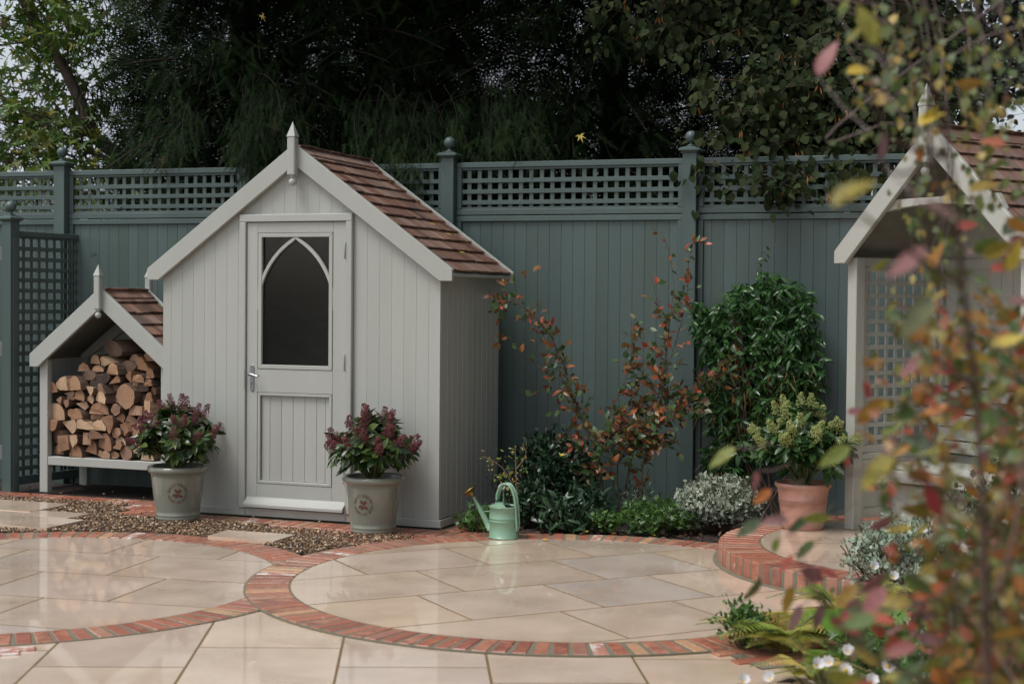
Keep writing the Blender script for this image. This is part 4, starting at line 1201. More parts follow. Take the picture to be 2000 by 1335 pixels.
finial(arb, aw/2, -.074, A+.20, A+.085, A-.215, AP, .062, .025)
finial(arb, aw/2, ad+.055, A+.20, A+.085, A-.12, AP, .062, drop=False)
zc_ = az_+.235
P = [(.17, zc_+.0), (aw-.17, zc_+.0)]
P = [(.205, zc_+.07), (aw-.205, zc_+.07)]+[(aw-.155-(aw-.31)*i/14, zc_-.012+.045*math.sin(pi*i/14)) for i in range(15)]
prism('collar_arch', P, -.022, .012, AP, arb, .003)
prism('back_gable', [(.0, az_), (aw, az_), (aw/2, A-.09)], ad-.035, ad-.02, AP, arb, 0)
box('wall_plate', .0705, ad-.058, az_-.06, aw-.0705, ad-.0405, az_-.0, AP, arb, .003)

# ------------------------------------------------------------------ planting helpers
def bush(name, loc, rx, ry, h, ntw, npl, lsize, tmpl, m, label, cat='shrub', seed=1, stem=None, droop=0, up=.5, z0=.0, group=None, kind=None, parts=True, shell=.55):
    rs = np.random.RandomState(seed)
    t = empty(name, loc); tag(t, label, cat, group)
    st = MB(); P, Aa, Nn, S = [], [], [], []
    for i in range(ntw):
        d = unit(rs.randn(3)); d[2] = abs(d[2])*1.0-.12
        k = rs.uniform(shell, 1)
        tip = np.array([d[0]*rx*k, d[1]*ry*k, z0+(h-z0)*(.5+.5*d[2]*k) if d[2] > 0 else z0+(h-z0)*(.5+.5*d[2])])
        tip[2] = max(.02, z0+(h-z0)*max(.03, .45+.55*d[2]*k/1.0))
        base = np.array([d[0]*rx*.12, d[1]*ry*.12, 0])
        mid = base*.45+tip*.55; mid[2] *= .95+.2*rs.rand(); mid += rs.randn(3)*.02
        pts = smoothpath([base, mid, tip], 3)
        if i % 3 == 0: st.tube(pts, [.003]*len(pts), 4)
        for j in range(npl):
            tt = 1-(rs.rand()**1.3)*.55
            q = np.array(pts[int(tt*(len(pts)-1))])+rs.randn(3)*lsize*.5
            ax = unit(unit(tip-mid)*.5+unit(rs.randn(3))*.9+np.array([0, 0, up-droop]))
            P.append(q); Aa.append(ax); Nn.append(unit(d*.7+np.array([0, 0, .7])+.5*rs.randn(3))); S.append(lsize*rs.uniform(.65, 1.2))
    P = np.array(P); P[:, 2] = np.maximum(P[:, 2], .008)
    sb = st.build('stems', stem or M['twig'], t); sb['kind'] = 'stuff'
    scatter('leaves', tmpl, P, Aa, Nn, S, m, t, kind='stuff')
    return t
LO = leaf_t(.55, .12, .18, 3, 'ovate'); LL = leaf_t(.34, .16, .25, 4, 'lance'); LR = leaf_t(.85, .10, .15, 3, 'round'); LOB = leaf_t(.42, .14, .15, 3, 'obovate')
LS2 = leaf_t(.55, .10, .10, 2, 'ovate')

# trained shrub with red autumn leaves: two plants leaning apart in a V
def stemshrub(name, base, stems, label, seed, lsize, m, dens=46, cat='shrub'):
    rs = np.random.RandomState(seed)
    t = empty(name, (base[0], base[1], 0)); tag(t, label, cat)
    st = MB(); P, Aa, Nn, S, T = [], [], [], [], []
    b = np.array([base[0], base[1], 0])
    for pts, w0, d0, d1, g in stems:
        pts = [np.array(p)-b for p in pts]
        pts[0][2] = min(pts[0][2], max(0, pts[0][2]) if pts[0][2] > .2 else 0)
        sp = [np.array(q) for q in smoothpath(pts, 6)]
        st.tube(sp, [w0*(1-.8*i/len(sp)) for i in range(len(sp))], 6)
        L = sum(np.linalg.norm(sp[i+1]-sp[i]) for i in range(len(sp)-1))
        nt_ = int(L*dens*d0)
        for k in range(nt_):
            tt = rs.uniform(g, 1); i = int(tt*(len(sp)-1.01)); q = sp[i]+(sp[i+1]-sp[i])*rs.rand()
            dr = unit(sp[i+1]-sp[i])
            # side twig with several leaves
            sd = unit(np.cross(dr, unit(rs.randn(3)))+dr*.5)
            tl = rs.uniform(.02, .17)*d1
            tip = q+sd*tl+np.array([0, 0, -.01])
            if tl > .03: st.tube([q, (q+tip)/2+rs.randn(3)*.004, tip], [.0016, .0012, .0008], 4)
            for j in range(max(1, int(tl*42))):
                s = rs.rand()
                P.append(q+(tip-q)*s); Aa.append(unit(sd*.8+unit(rs.randn(3))*.8+np.array([0, 0, -.1])))
                Nn.append(unit(np.array([0, -.5, .7])+.6*rs.randn(3))); S.append(lsize*rs.uniform(.65, 1.25))
                T.append(rs.rand())
    st.build('branches', M['twig'], t, smooth=True)
    scatter('leaves', leaf_t(.6, .10, .12, 3, 'ovate'), P, Aa, Nn, S, m, t, tint=np.clip(np.array(T), 0, 1), kind='stuff')
    return t
SL = [[0.607,9.55,0.133],[0.55,9.55,0.365],[0.455,9.55,0.612],[0.36,9.55,0.844],[0.296,9.55,1.044],[0.171,9.55,1.243],[-0.0,9.55,1.365],[-0.108,9.55,1.349]]
SL2 = [[0.171,9.6,1.243],[0.157,9.6,1.413],[0.122,9.6,1.552],[0.091,9.6,1.567]]
SL3 = [[0.358,9.5,0.846],[0.188,9.5,0.952],[0.064,9.5,1.028],[-0.013,9.5,1.135],[-0.075,9.5,1.165]]
SL4 = [[0.55,9.55,0.365],[0.486,9.55,0.582],[0.345,9.55,0.766],[0.236,9.55,0.858]]
SL5 = [[0.604,9.5,0.14],[0.516,9.5,0.417],[0.606,9.5,0.649],[0.726,9.5,0.927],[0.755,9.5,1.08],[0.764,9.5,1.234]]
SL6 = [[0.611,9.5,0.14],[0.546,9.5,0.463],[0.668,9.5,0.618],[0.82,9.5,0.712],[0.757,9.5,0.85]]
SR = [[0.688,9.5,0.14],[0.762,9.5,0.419],[0.852,9.5,0.62],[0.941,9.5,0.867],[0.983,9.5,1.236],[1.011,9.5,1.466],[0.978,9.5,1.665],[0.923,9.5,1.818]]
SR2 = [[0.936,9.45,0.87],[1.025,9.45,1.146],[1.083,9.45,1.39],[1.095,9.45,1.634],[1.139,9.45,1.772]]
SR3 = [[0.852,9.5,0.62],[1.004,9.5,0.775],[1.157,9.5,0.807],[1.233,9.5,0.9],[1.371,9.5,0.932]]
SR4 = [[0.685,9.45,0.147],[0.667,9.45,0.346],[0.787,9.45,0.531],[0.909,9.45,0.594],[1.061,9.45,0.687],[1.106,9.45,0.779]]
SR5 = [[0.807,9.45,0.148],[0.821,9.45,0.317],[0.849,9.45,0.471],[0.91,9.45,0.533]]
SR6 = [[0.978,9.45,1.237],[0.9,9.45,1.389],[0.852,9.45,1.556]]
J = [[1.767,9.55,0.686],[1.746,9.55,1.088],[1.587,9.55,1.472],[1.539,9.55,1.564],[1.614,9.55,1.703],[1.721,9.55,1.797]]
JASM = [[1.287,9.6,1.346],[1.471,9.6,1.487],[1.687,9.6,1.52],[1.875,9.6,1.413],[1.911,9.6,1.057],[1.915,9.6,0.777],[1.825,9.6,0.528],[1.547,9.6,0.4],[1.282,9.6,0.46],[1.232,9.6,0.771],[1.291,9.6,0.989],[1.212,9.6,1.113],[1.163,9.6,1.314]]

stemshrub('autumn_shrub', (SL[0][0], SL[0][1]), [(SL, .008, 1, 1, .22), (SL2, .002, .45, .35, .1), (SL3, .0025, .5, .5, .1), (SL4, .005, .8, 1, .1), (SL5, .004, .7, .8, .2), (SL6, .005, 1, 1.1, .3),
          ([SL[0], [.50, 9.5, .30], [.40, 9.45, .55]], .005, .8, 1.2, .3)],
          'young shrub with red and green autumn leaves, leaning left towards the shed', 21, .05, M['red_shrub'])
stemshrub('autumn_shrub', (SR[0][0], SR[0][1]), [(SR[:6], .008, 1.15, 1.2, .2), (SR[5:], .002, .5, .3, .05), (SR2, .003, .85, .6, 0), (SR3, .005, 1.1, 1.3, .15), (SR4, .006, 1.3, 1.3, .2), (SR5, .005, 1.6, 1.3, .2), (SR6, .003, .5, .6, .1),
          ([SR[0], [.62, 9.42, .35], [.60, 9.4, .52], [.70, 9.4, .60]], .005, 1.3, 1.3, .2)],
          'young shrub with orange red leaves, leaning right towards the evergreen climber', 22, .05, M['red_shrub'])

# evergreen climber on the fence
def polygon_bush(name, poly, label, seed):
    rs = np.random.RandomState(seed)
    cx = sum(p[0] for p in poly)/len(poly)
    base = (1.62, fenceY(1.62)-.18, 0)
    t = empty(name, base); tag(t, label, 'climbing plant')
    P, Aa, Nn, S = [], [], [], []; st = MB(); DP, DA = [], []
    xs = [p[0] for p in poly]; zs_ = [p[1] for p in poly]
    for k in range(5): 
        st.tube(smoothpath([(rs.uniform(-.1, .1), 0, 0), (rs.uniform(-.2, .2), .02, .5), (rs.uniform(-.25, .25), .0, 1.25)], 5), .007, 6)
    n = 0
    while n < 1350:
        x, z = rs.uniform(min(xs), max(xs)), rs.uniform(.2, max(zs_))
        if not inpoly(x, z, poly): continue
        if not inpoly(x+.05, z, poly) and rs.rand() < .3: continue
        n += 1
        dep = rs.uniform(.0, .20) if rs.rand() < .75 else rs.uniform(-.05, .05)
        q = np.array([x-base[0]+rs.randn()*.03, fenceY(x)-.06-dep-base[1], z+.01+rs.randn()*.03])
        out = unit(np.array([rs.randn()*.7, -1, -.5+.4*rs.randn()]))
        for j in range(7):                  # a drooping whorl at a shoot tip
            side = unit(np.cross(out, rs.randn(3)))
            P.append(q+out*rs.uniform(-.03, .02)); Aa.append(unit(side*.9+out*.5+np.array([0, 0, -.55])))
            Nn.append(unit(out+np.array([0, 0, .9])+.3*rs.randn(3))); S.append(rs.uniform(.045, .085))
        if rs.rand() < .35 and z < .95:
            for j in range(2): DP.append(q+rs.randn(3)*.03+np.array([0, -.03, 0])); DA.append(unit(np.array([rs.randn()*.5, -.1, -1])))
    st.build('stems', M['twig'], t, smooth=True)
    scatter('leaves', leaf_t(.28, .16, .28, 4, 'lance'), P, Aa, Nn, S, M['jasmine'], t, kind='stuff')
    scatter('dry_needles', (np.array([(-.02, 0, 0), (.02, 0, 0), (0, 1, 0)]), [(0, 1, 2)], np.zeros(3)), DP, DA, rdir(len(DP)), .085, M['dry'], t, kind='stuff')
    sp = [np.array(q)-np.array(base) for q in smoothpath(J, 5)]
    mb = MB(); mb.tube(sp[4:], .0022, 5); mb.build('shoot', M['twig'], t)
    P2 = [sp[i] for i in range(8, 21) for _ in range(2)]
    scatter('shoot_leaves', LO, P2, unit(rs.randn(len(P2), 3)+[0, -.3, -.2]), unit(rs.randn(len(P2), 3)+[0, -1, 1]), .035, M['jasmine'], t, kind='stuff')
    return t
polygon_bush('evergreen_climber', [(p[0], p[2]) for p in JASM]+[(1.28, .30)] if False else [(p[0], p[2]-.015) for p in JASM[:8]]+[(1.5, .25), (1.25, .3)]+[(p[0], p[2]) for p in JASM[8:]], 'dense glossy evergreen climber trained up the green fence', 31)

# ------------------------------------------------------------------ border planting
bush('camellia', (.27, 9.62, 0), .33, .24, .66, 230, 15, .045, LO, M['camellia'], 'dark glossy camellia bush behind the watering can', seed=41)
bush('camellia', (.13, 9.25, 0), .20, .16, .30, 110, 12, .04, LO, M['border_dark'], 'low dark leafy shrub just right of the watering can', seed=42)
bush('variegated_shrub', (1.255, 9.10, 0), .285, .24, .395, 430, 13, .026, leaf_t(.6, .05, .1, 3, 'ovate'), M['pitto'], 'rounded silvery variegated shrub beside the raised circle', seed=43, shell=.7)
bush('variegated_shrub', (1.80, 6.95, 0), .30, .26, .47, 430, 13, .026, leaf_t(.6, .05, .1, 3, 'ovate'), M['pitto_blue'], 'loose silvery green variegated shrub in front of the arbour', seed=44, shell=.6)
bush('hardy_geranium', (.83, 9.0, 0), .22, .15, .20, 90, 9, .05, lobed_t(5, .45, .55), M['border'], 'low green hardy geranium clump left of the silvery shrub', 'plant', seed=45, droop=.1)
bush('hardy_geranium', (1.02, 9.16, 0), .2, .15, .16, 60, 8, .045, lobed_t(5, .45, .55), M['border'], 'small green geranium clump tucked against the silvery shrub', 'plant', seed=46, droop=.1)
bush('sedum', (.565, 9.04, 0), .105, .09, .135, 90, 12, .022, LR, M['border'], 'small round fresh green cushion plant at front of the bed', 'plant', seed=47)
bush('hellebore', (.33, 9.05, 0), .17, .13, .17, 50, 8, .075, LL, M['border_dark'], 'dark hellebore with narrow leaves at the front of the bed', 'plant', seed=48, droop=.2)
bush('hellebore', (.45, 9.28, 0), .16, .13, .21, 50, 8, .08, LL, M['border_dark'], 'dark narrow leaved hellebore behind the cushion plant', 'plant', seed=49, droop=.2)
bush('heuchera', (-.20, 9.02, 0), .085, .08, .13, 34, 6, .055, lobed_t(5, .35, .6), M['border'], 'green lobed leaf clump between shed corner and watering can', 'plant', seed=50, droop=.1)
bush('small_shrub', (.02, 9.45, 0), .22, .14, .46, 60, 9, .024, LO, M['camellia'], 'thin open shrub with tiny leaves between shed and camellia', seed=51, shell=.4)
bush('aster', (.78, 9.3, 0), .18, .12, .34, 40, 6, .03, LL, M['border_dark'], 'wispy dark stemmed plant below the orange red shrub', 'plant', seed=52)
# broad felted leaves
t = empty('lambs_ear', (.50, 9.45, 0)); tag(t, 'clump of broad grey green upright leaves under the leaning red shrub', 'plant')
P = NR.uniform(-.1, .1, (13, 3))*[1, .5, 0]
scatter('leaves', leaf_t(.42, .12, .1, 5, 'ovate'), P, unit(np.array([0, -.35, 1])+.45*NR.randn(13, 3)), unit(np.array([0, -1, .3])+.2*NR.randn(13, 3)), NR.uniform(.15, .24, 13), M['grey_leaf'], t, kind='stuff')
# cane and thin yellow green sprays by the shed corner
t = empty('budding_stem', (.03, 9.15, 0)); tag(t, 'thin woody stems with tiny yellow green leaves in front of the shed side', 'plant')
mb = MB()
for pts_ in ([(0, 0, 0), (.005, 0, .25), (-.005, 0, .47)], [(0, 0, .22), (-.08, 0, .36), (-.19, -.02, .43)], [(0, 0, .35), (.06, 0, .44), (.04, 0, .5)]): mb.tube(smoothpath(pts_), .004, 5)
mb.build('stems', M['twig_fg'], t)
P = np.array([(-.19*s+NR.randn()*.02, -.01+NR.randn()*.02, .22+.21*s+NR.randn()*.025) for s in NR.rand(60)]+[(NR.randn()*.04, NR.randn()*.02, .3+.2*s) for s in NR.rand(50)])
scatter('leaves', LO, P, rdir(110), rdir(110), NR.uniform(.012, .03, 110), M['fern'], t, kind='stuff')
# litter on the soil
pts = []
while len(pts) < 900:
    x, y = R.uniform(-.3, 2), R.uniform(8.4, 10.1)
    if y < fenceY(x)-.03 and dist(x, y, C2) > RO2+.01 and dist(x, y, C3) > RO3+.01: pts.append((x, y, R.uniform(-.01, .012)))
scatter('leaf_litter', LO, pts, rdir(900)*[1, 1, .3], unit(np.array([0, 0, 1])+.4*NR.randn(900, 3)), NR.uniform(.015, .04, 900), leafmat('litter', [(.06, .035, .02), (.14, .07, .03), (.03, .02, .015), (.10, .05, .025)], transl=0), kind='stuff')

# lower right corner
def fronds(name, loc, n, L, m, label, seed, spread=1, zup=.7):
    rs = np.random.RandomState(seed); t = empty(name, loc); tag(t, label, 'fern')
    for k in range(n):
        a = rs.uniform(0, 2*pi); out = np.array([math.cos(a), math.sin(a), 0]); l = L*rs.uniform(.7, 1.1)
        zz = zup*rs.uniform(.6, 1.2)
        mid = out*l*.45*spread+np.array([0, 0, l*zz*.62]); tip = out*l*.95*spread+np.array([0, 0, l*zz*.42])
        sp = [np.array(q) for q in smoothpath([(0, 0, .0), mid*.5+[0, 0, l*.1], mid, tip], 7)]
        P, Aa, Nn, S = [], [], [], []; t0_ = rs.uniform(.0, .85)
        N = 34
        for i in range(3, N):
            s = i/N; f_ = s*(len(sp)-1.001); q = sp[int(f_)]+(sp[int(f_)+1]-sp[int(f_)])*(f_-int(f_))
            dr = unit(sp[min(int(f_)+1, len(sp)-1)]-sp[int(f_)]); side = unit(np.cross(dr, [0, 0, 1]))
            for sg in (1, -1):
                pl = l*.36*math.sin(pi*min(1, (s+.08))**.9)**.8+.004
                for w_ in range(1, 6):      # leaflets along each pinna
                    P.append(q+side*sg*pl*w_/6+dr*pl*.12*w_/6+np.array([0, 0, -.02*pl*w_])); Aa.append(unit(side*sg*.5+dr*.9*(1 if w_ % 2 else -.5))); Nn.append(np.array([0, 0, 1])+.1*rs.randn(3)); S.append(.018*(1.1-w_/9)*(l/.3))
                P.append(q); Aa.append(unit(side*sg+dr*.25)); Nn.append(np.array([0, 0, 1.])); S.append(pl)
        tv, tf, te = leaf_t(.16, .1, .1, 2, 'lance')
        fr_ = scatter('frond', leaf_t(.10, .1, .1, 2, 'lance'), P, Aa, Nn, S, m, t, tint=np.clip(t0_+.10*rs.randn(len(P)), 0, 1))
        mb = MB(); mb.tube(sp, .0018, 4); mb.build('rib', M['green_stem'], fr_)
    return t
fronds('fern', (1.08, 5.95, 0), 22, .36, M['fern'], 'golden yellow and green fern at the lower right patio corner', 61, zup=.55)
fronds('fern', (1.42, 6.30, 0), 15, .38, M['fern'], 'yellowing fern below the silvery shrub', 62, zup=.7)
fronds('fern', (1.10, 5.5, 0), 8, .24, M['fern'], 'small green and gold fern at the bottom edge', 63, zup=.5)
bush('hebe', (.93, 5.98, 0), .12, .12, .24, 60, 13, .026, LS2, M['border'], 'small upright green shrub at the corner of the slabs', seed=64, shell=.3)
bush('hardy_geranium', (1.42, 5.5, 0), .26, .24, .22, 110, 8, .055, lobed_t(5, .45, .55), M['border'], 'bright green geranium clump right of the fern', 'plant', seed=65, droop=.1)
bush('hardy_geranium', (1.75, 5.7, 0), .30, .28, .30, 120, 8, .06, lobed_t(5, .45, .55), M['border'], 'large green geranium clump at the lower right', 'plant', seed=66, droop=.1)
bush('hardy_geranium', (1.45, 4.9, 0), .26, .24, .26, 110, 8, .055, lobed_t(5, .45, .55), M['border'], 'green geranium clump along the bottom edge, far right', 'plant', seed=67, droop=.1)
bush('foliage_mound', (1.9, 4.9, 0), .42, .4, .52, 150, 10, .05, LO, M['border_dark'], 'dark green leafy mound filling the bottom right corner', 'shrub', seed=68)
bush('foliage_mound', (2.15, 5.9, 0), .42, .4, .62, 150, 10, .045, LO, M['border_dark'], 'dark green leafy mound below the arbour at right edge', 'shrub', seed=69)
bush('foliage_mound', (2.45, 7.2, .05), .40, .35, .75, 160, 10, .04, LO, M['skimmia_deep'], 'dark leafy shrub with green flower heads before the arbour seat', 'shrub', seed=70)
BPn = []; 
for k in range(26):
    q = np.array([2.42+NR.randn()*.18, 7.1+NR.randn()*.15, .62+NR.rand()*.2]); BPn += [q+NR.randn(3)*.018 for _ in range(70)]
o = scatter('green_flower_heads', octa, BPn, rdir(len(BPn)), rdir(len(BPn)), .007, M['green_bud'], bpy.data.objects['foliage_mound.002'], kind='stuff')
o.matrix_parent_inverse = Matrix.Translation((-2.45, -7.2, -.05))
# broad bright leaf clump
t = empty('hosta', (1.34, 5.72, 0)); tag(t, 'bright green broad leaved hosta between the ferns', 'plant')
for k in range(8):
    a = k*.8+.3; ax_ = unit(np.array([math.cos(a), math.sin(a)*.8, 1.1]))
    lf = scatter('leaf', leaf_t(.72, .16, .35, 6, 'ovate'), [np.array([0, 0, .06])], [ax_], [np.array([-math.cos(a)*.4, -.9, .7])], [.20+.05*NR.rand()], M['hosta'], t)
# anemones and daisies
def flower(loc, label, h, kind_, seed, lean=(0, 0), size=.028):
    rs = np.random.RandomState(seed); t = empty('white_flower', loc); tag(t, label, 'flower', 'white flowers in the right hand border')
    top = np.array([lean[0], lean[1], h])
    mb = MB(); mb.tube(smoothpath([(0, 0, 0), (lean[0]*.3, lean[1]*.3, h*.6), tuple(top)]), .0014, 4); mb.build('stem', M['green_stem'], t)
    f = unit(np.array([rs.randn()*.3, -1, .6+rs.rand()*.4]))
    s1 = unit(np.cross(f, [0, 0, 1.])); s2 = np.cross(f, s1)
    N = 7 if kind_ == 'cup' else 14
    Aa = [unit(s1*math.cos(2*pi*i/N)+s2*math.sin(2*pi*i/N)+f*(.9 if kind_ == 'cup' else .15)) for i in range(N)]
    for i in range(N):
        scatter('petal', leaf_t(.8 if kind_ == 'cup' else .38, .12, -.2, 3, 'obovate'), [top], [Aa[i]], [f], [size*(1.1 if kind_ == 'cup' else 1)], M['petal'], t)
    lathe('flower_centre', [(.0085, 0), (.0075, .003), (.004, .005), (.001, .0055)], M['stamen'], t, tuple(top+f*.001), 12, Vector(f).to_track_quat('Z', 'Y').to_euler())
    return t
FLW= [(1.278,5.2,0.347,'c'),(0.935,4.6,0.265,'c'),(1.001,4.5,0.276,'d'),(1.631,5.4,0.516,'d'),(1.609,5.4,0.468,'d'),(1.731,5.3,0.621,'d'),(1.719,5.3,0.526,'c'),(1.473,5.8,0.32,'c'),(1.486,6.2,0.292,'c'),(1.129,4.5,0.288,'d'),(0.759,4.9,0.139,'c'),(0.851,4.9,0.148,'c'),(1.075,4.8,0.261,'c'),(1.63,6.0,0.467,'c'),(1.449,5.0,0.276,'d'),(1.634,5.0,0.345,'c'),(1.077,4.5,0.241,'c'),(1.188,4.4,0.278,'d'),(0.997,4.7,0.249,'c')]
FLN = ['white cup shaped anemone beside the broad hosta leaf', 'white bud at the bottom edge left of the daisy', 'white daisy low in the bottom right foliage', 'open white daisy, upper of a close pair at right', 'white daisy, lower of a close pair at right', 'white daisy with yellow centre nearest the right edge', 'drooping white flower below the rightmost daisy', 'small white flower just above the ferns', 'tiny white flower against the silvery shrub', 'white daisy near the bottom edge, right of the pair', 'leftmost white bud at the bottom edge', 'second white bud from the left at the bottom edge', 'small white bud above the bottom daisies', 'tiny white bud right of the silvery shrub', 'white daisy half hidden among foreground leaves', 'white bud low at the far right edge', 'white bud cut by the bottom edge', 'white daisy at the bottom edge, far right', 'pale bud beside the bottom left daisy']
for i, (x, y, z, k) in enumerate(FLW):
    gz = 0
    lx, ly = NR.uniform(-.05, .05), NR.uniform(-.05, .05)
    flower((x-lx, y-ly, gz), FLN[i], z-gz, 'cup' if k == 'c' else 'daisy', 300+i, (lx, ly), .030 if k == 'c' else .026)

# ------------------------------------------------------------------ fallen leaves
for (x, y, z, s, lb, rz) in ((.19, 8.645, .006, .045, 'yellow fallen leaf on the patio edge beside the watering can', 1.0), (.46, 8.93, .012, .04, 'round yellow fallen leaf on the bricks below the cushion plant', 2.0), (.83, 8.86, .01, .028, 'small yellow fallen leaf on the soil below the geranium', .3), (.30, 9.38, .42, .05, 'yellow maple leaf caught on the dark camellia', .2), (-1.32, 10.2, 1.9, .0, '', 0)):
    if not lb: continue
    t = scatter('fallen_leaf', lobed_t(5, .35, .6), [np.zeros(3)], [np.array([math.cos(rz), math.sin(rz), .15])], [np.array([0, -.5, 1.])], [s], M['yellow'])
    t.location = (x, y, z); tag(t, lb, 'fallen leaf')
for (u, v_, lb) in ((1.60, .62, 'curled yellow leaf on the shed roof shingles'), (1.69, .68, 'pale yellow leaf nearest the back edge of the shed roof'), (1.86, .5, 'small cream leaf on the lowest shingles of the shed roof')):
    x, y, _ = S2W(u, v_); t = scatter('fallen_leaf', lobed_t(5, .3, .5), [np.zeros(3)], [np.array([.6, -.5, -.2])], [np.array([.5, -.4, 1.])], [.045], M['yellow'])
    t.location = (x, y, ztop(u)-.004); tag(t, lb, 'fallen leaf')
P = []
for k in range(800):
    v_ = D-.02-abs(NR.randn())*.13; u = W/2+.05+NR.rand()*1.0
    x, y, _ = S2W(u, v_); P.append((x, y, ztop(u)-.012+NR.rand()*.012))
scatter('needle_litter', (np.array([(-.06, 0, 0), (.06, 0, 0), (0, 1, 0)]), [(0, 1, 2)], np.zeros(3)), P, rdir(800)*[1, 1, .2], unit(np.array([.5, -.2, 1.])+.2*NR.randn(800, 3)), .028, M['yew_dead'], kind='stuff')

# ------------------------------------------------------------------ trees behind the fence
def limb(a, b, sag, n=8, rs=NR):
    a, b = np.array(a, float), np.array(b, float); out = []
    w = rs.randn(3)*.06*np.linalg.norm(b-a)
    for i in range(n+1):
        t = i/n; out.append(a+(b-a)*t+np.array([0, 0, -sag*t*t])+w*math.sin(pi*t))
    return out
# needle spray: a flat feathery twig along +y
def spray_t(n=15, w=.16):
    v, f = [], []
    for i in range(n):
        t = (i+.5)/n; L = w*(1-.55*t)
        for sg in (1, -1):
            o = len(v)
            v += [(0, t, 0), (0, t+.035, 0), (sg*L, t+.075, .02*math.sin(i*1.7))]
            f.append((o, o+1, o+2))
    o = len(v); v += [(-.008, 0, 0), (.008, 0, 0), (0, 1.02, 0)]; f.append((o, o+1, o+2))
    return np.array(v, float), f, np.zeros(len(v))
def yew(loc, x0, x1, y0, y1, ztop_, label, seed, nl=230, low=(), shade_canopy=0):
    rs = np.random.RandomState(seed)
    t = empty('yew_tree', loc); tag(t, label, 'tree')
    L0 = np.array(loc)
    mb = MB(); mb.tube([(0, 0, 0), (.05, 0, 1.5), (-.05, .05, 3), (0, 0, ztop_)], [.22, .17, .13, .04], 10); mb.build('trunk', M['bark'], t, smooth=True)
    br = MB(); P, Aa, Nn, S = [], [], [], []; P2, A2, N2, S2 = [], [], [], []; TT = []
    for k in range(nl):
        z = rs.uniform(1.9, ztop_) if rs.rand() < .85 else rs.uniform(1.0, 2.2)
        bx = rs.uniform(x0, x1); by = rs.uniform(y0, y1)
        a = np.array([rs.uniform(-.1, .1)+(bx-L0[0])*.25, .0, z-rs.uniform(0, .3)])
        b = np.array([bx, by, z])-L0+[0, 0, .1]; 
        pts = limb(a, b, rs.uniform(.25, .8), 7, rs); tl_ = rs.beta(1.1, 2.2)
        br.tube(pts, [.018*(1-i/9) for i in range(8)], 4)
        vis = z < 4.4
        for j in range(64 if vis else 16):
            s = rs.uniform(.3, 1); i = int(s*6.99); q = pts[i]+(pts[i+1]-pts[i])*rs.rand()
            dr = unit(pts[i+1]-pts[i])
            hang = unit(dr*.7+np.array([rs.randn()*.55, rs.randn()*.45-.25, -.65+.35*rs.randn()]))
            q = q+rs.randn(3)*[.09, .07, .08]+hang*rs.rand()*.12
            P.append(q); Aa.append(hang); Nn.append(unit(rs.randn(3)*.7+[0, -.8, .5])); S.append(rs.uniform(.10, .22)*(1 if vis else 2.3)); TT.append(tl_)
    for (hx, hy, hz, n_) in low:                # boughs that hang over the fence and the shed ridge
        for r_ in range(n_):
            a = np.array([hx+rs.uniform(-.2, .2), hy+.9, hz+.55])-L0; b = np.array([hx+rs.randn()*.10, hy+rs.randn()*.06, hz+rs.randn()*.05])-L0
            pts = limb(a, b, .1, 7, rs); br.tube(pts, [.0035*(1-i/9) for i in range(8)], 4)
            for j in range(60):
                s = rs.uniform(.25, 1); i = int(s*6.99); q = pts[i]+(pts[i+1]-pts[i])*rs.rand()+rs.randn(3)*.045
                P.append(q); Aa.append(unit(unit(pts[i+1]-pts[i])*.6+rs.randn(3)*.35+[0, -.1, -.6])); Nn.append(unit(rs.randn(3)*.7+[0, -.8, .5])); S.append(rs.uniform(.08, .15))
    for k in range(shade_canopy):                     # unseen upper crown, added to shade the tree, fence and shed side
        a = np.array([rs.uniform(x0, x1), y0+.6, 4.4+rs.rand()*1.2])-L0; b = np.array([rs.uniform(x0-.3, x1+.3), rs.uniform(9.6, 11), rs.uniform(4.35, 6.2)])-L0
        pts = limb(a, b, .3, 7, rs); br.tube(pts, [.015*(1-i/9) for i in range(8)], 4)
        for j in range(26):
            s = rs.uniform(.2, 1); i = int(s*6.99); q = pts[i]+rs.randn(3)*.12
            P.append(q); Aa.append(unit(rs.randn(3)*.6+[0, -.3, -.5])); Nn.append(unit(rs.randn(3)*.6+[0, 0, 1])); S.append(rs.uniform(.3, .5))
    br.build('branches', M['yew_twig'], t)
    # dark inner mass: coarse sprays well behind the outer ones
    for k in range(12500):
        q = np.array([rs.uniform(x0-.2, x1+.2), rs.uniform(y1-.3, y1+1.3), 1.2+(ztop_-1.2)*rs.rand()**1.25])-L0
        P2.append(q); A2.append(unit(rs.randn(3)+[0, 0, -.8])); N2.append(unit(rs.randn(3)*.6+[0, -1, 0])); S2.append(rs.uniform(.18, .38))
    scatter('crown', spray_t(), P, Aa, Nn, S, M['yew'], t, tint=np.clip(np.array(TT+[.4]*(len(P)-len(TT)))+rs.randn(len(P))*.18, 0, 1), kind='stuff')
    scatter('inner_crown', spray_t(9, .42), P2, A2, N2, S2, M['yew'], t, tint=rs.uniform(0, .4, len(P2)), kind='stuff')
    # a few dead rusty tips
    k = rs.choice(len(P), 10)
    scatter('dead_tips', spray_t(9, .2), np.array(P)[k], np.array(Aa)[k], np.array(Nn)[k]+[0, -1, 0], .11, M['yew_dead'], t, kind='stuff')
    return t
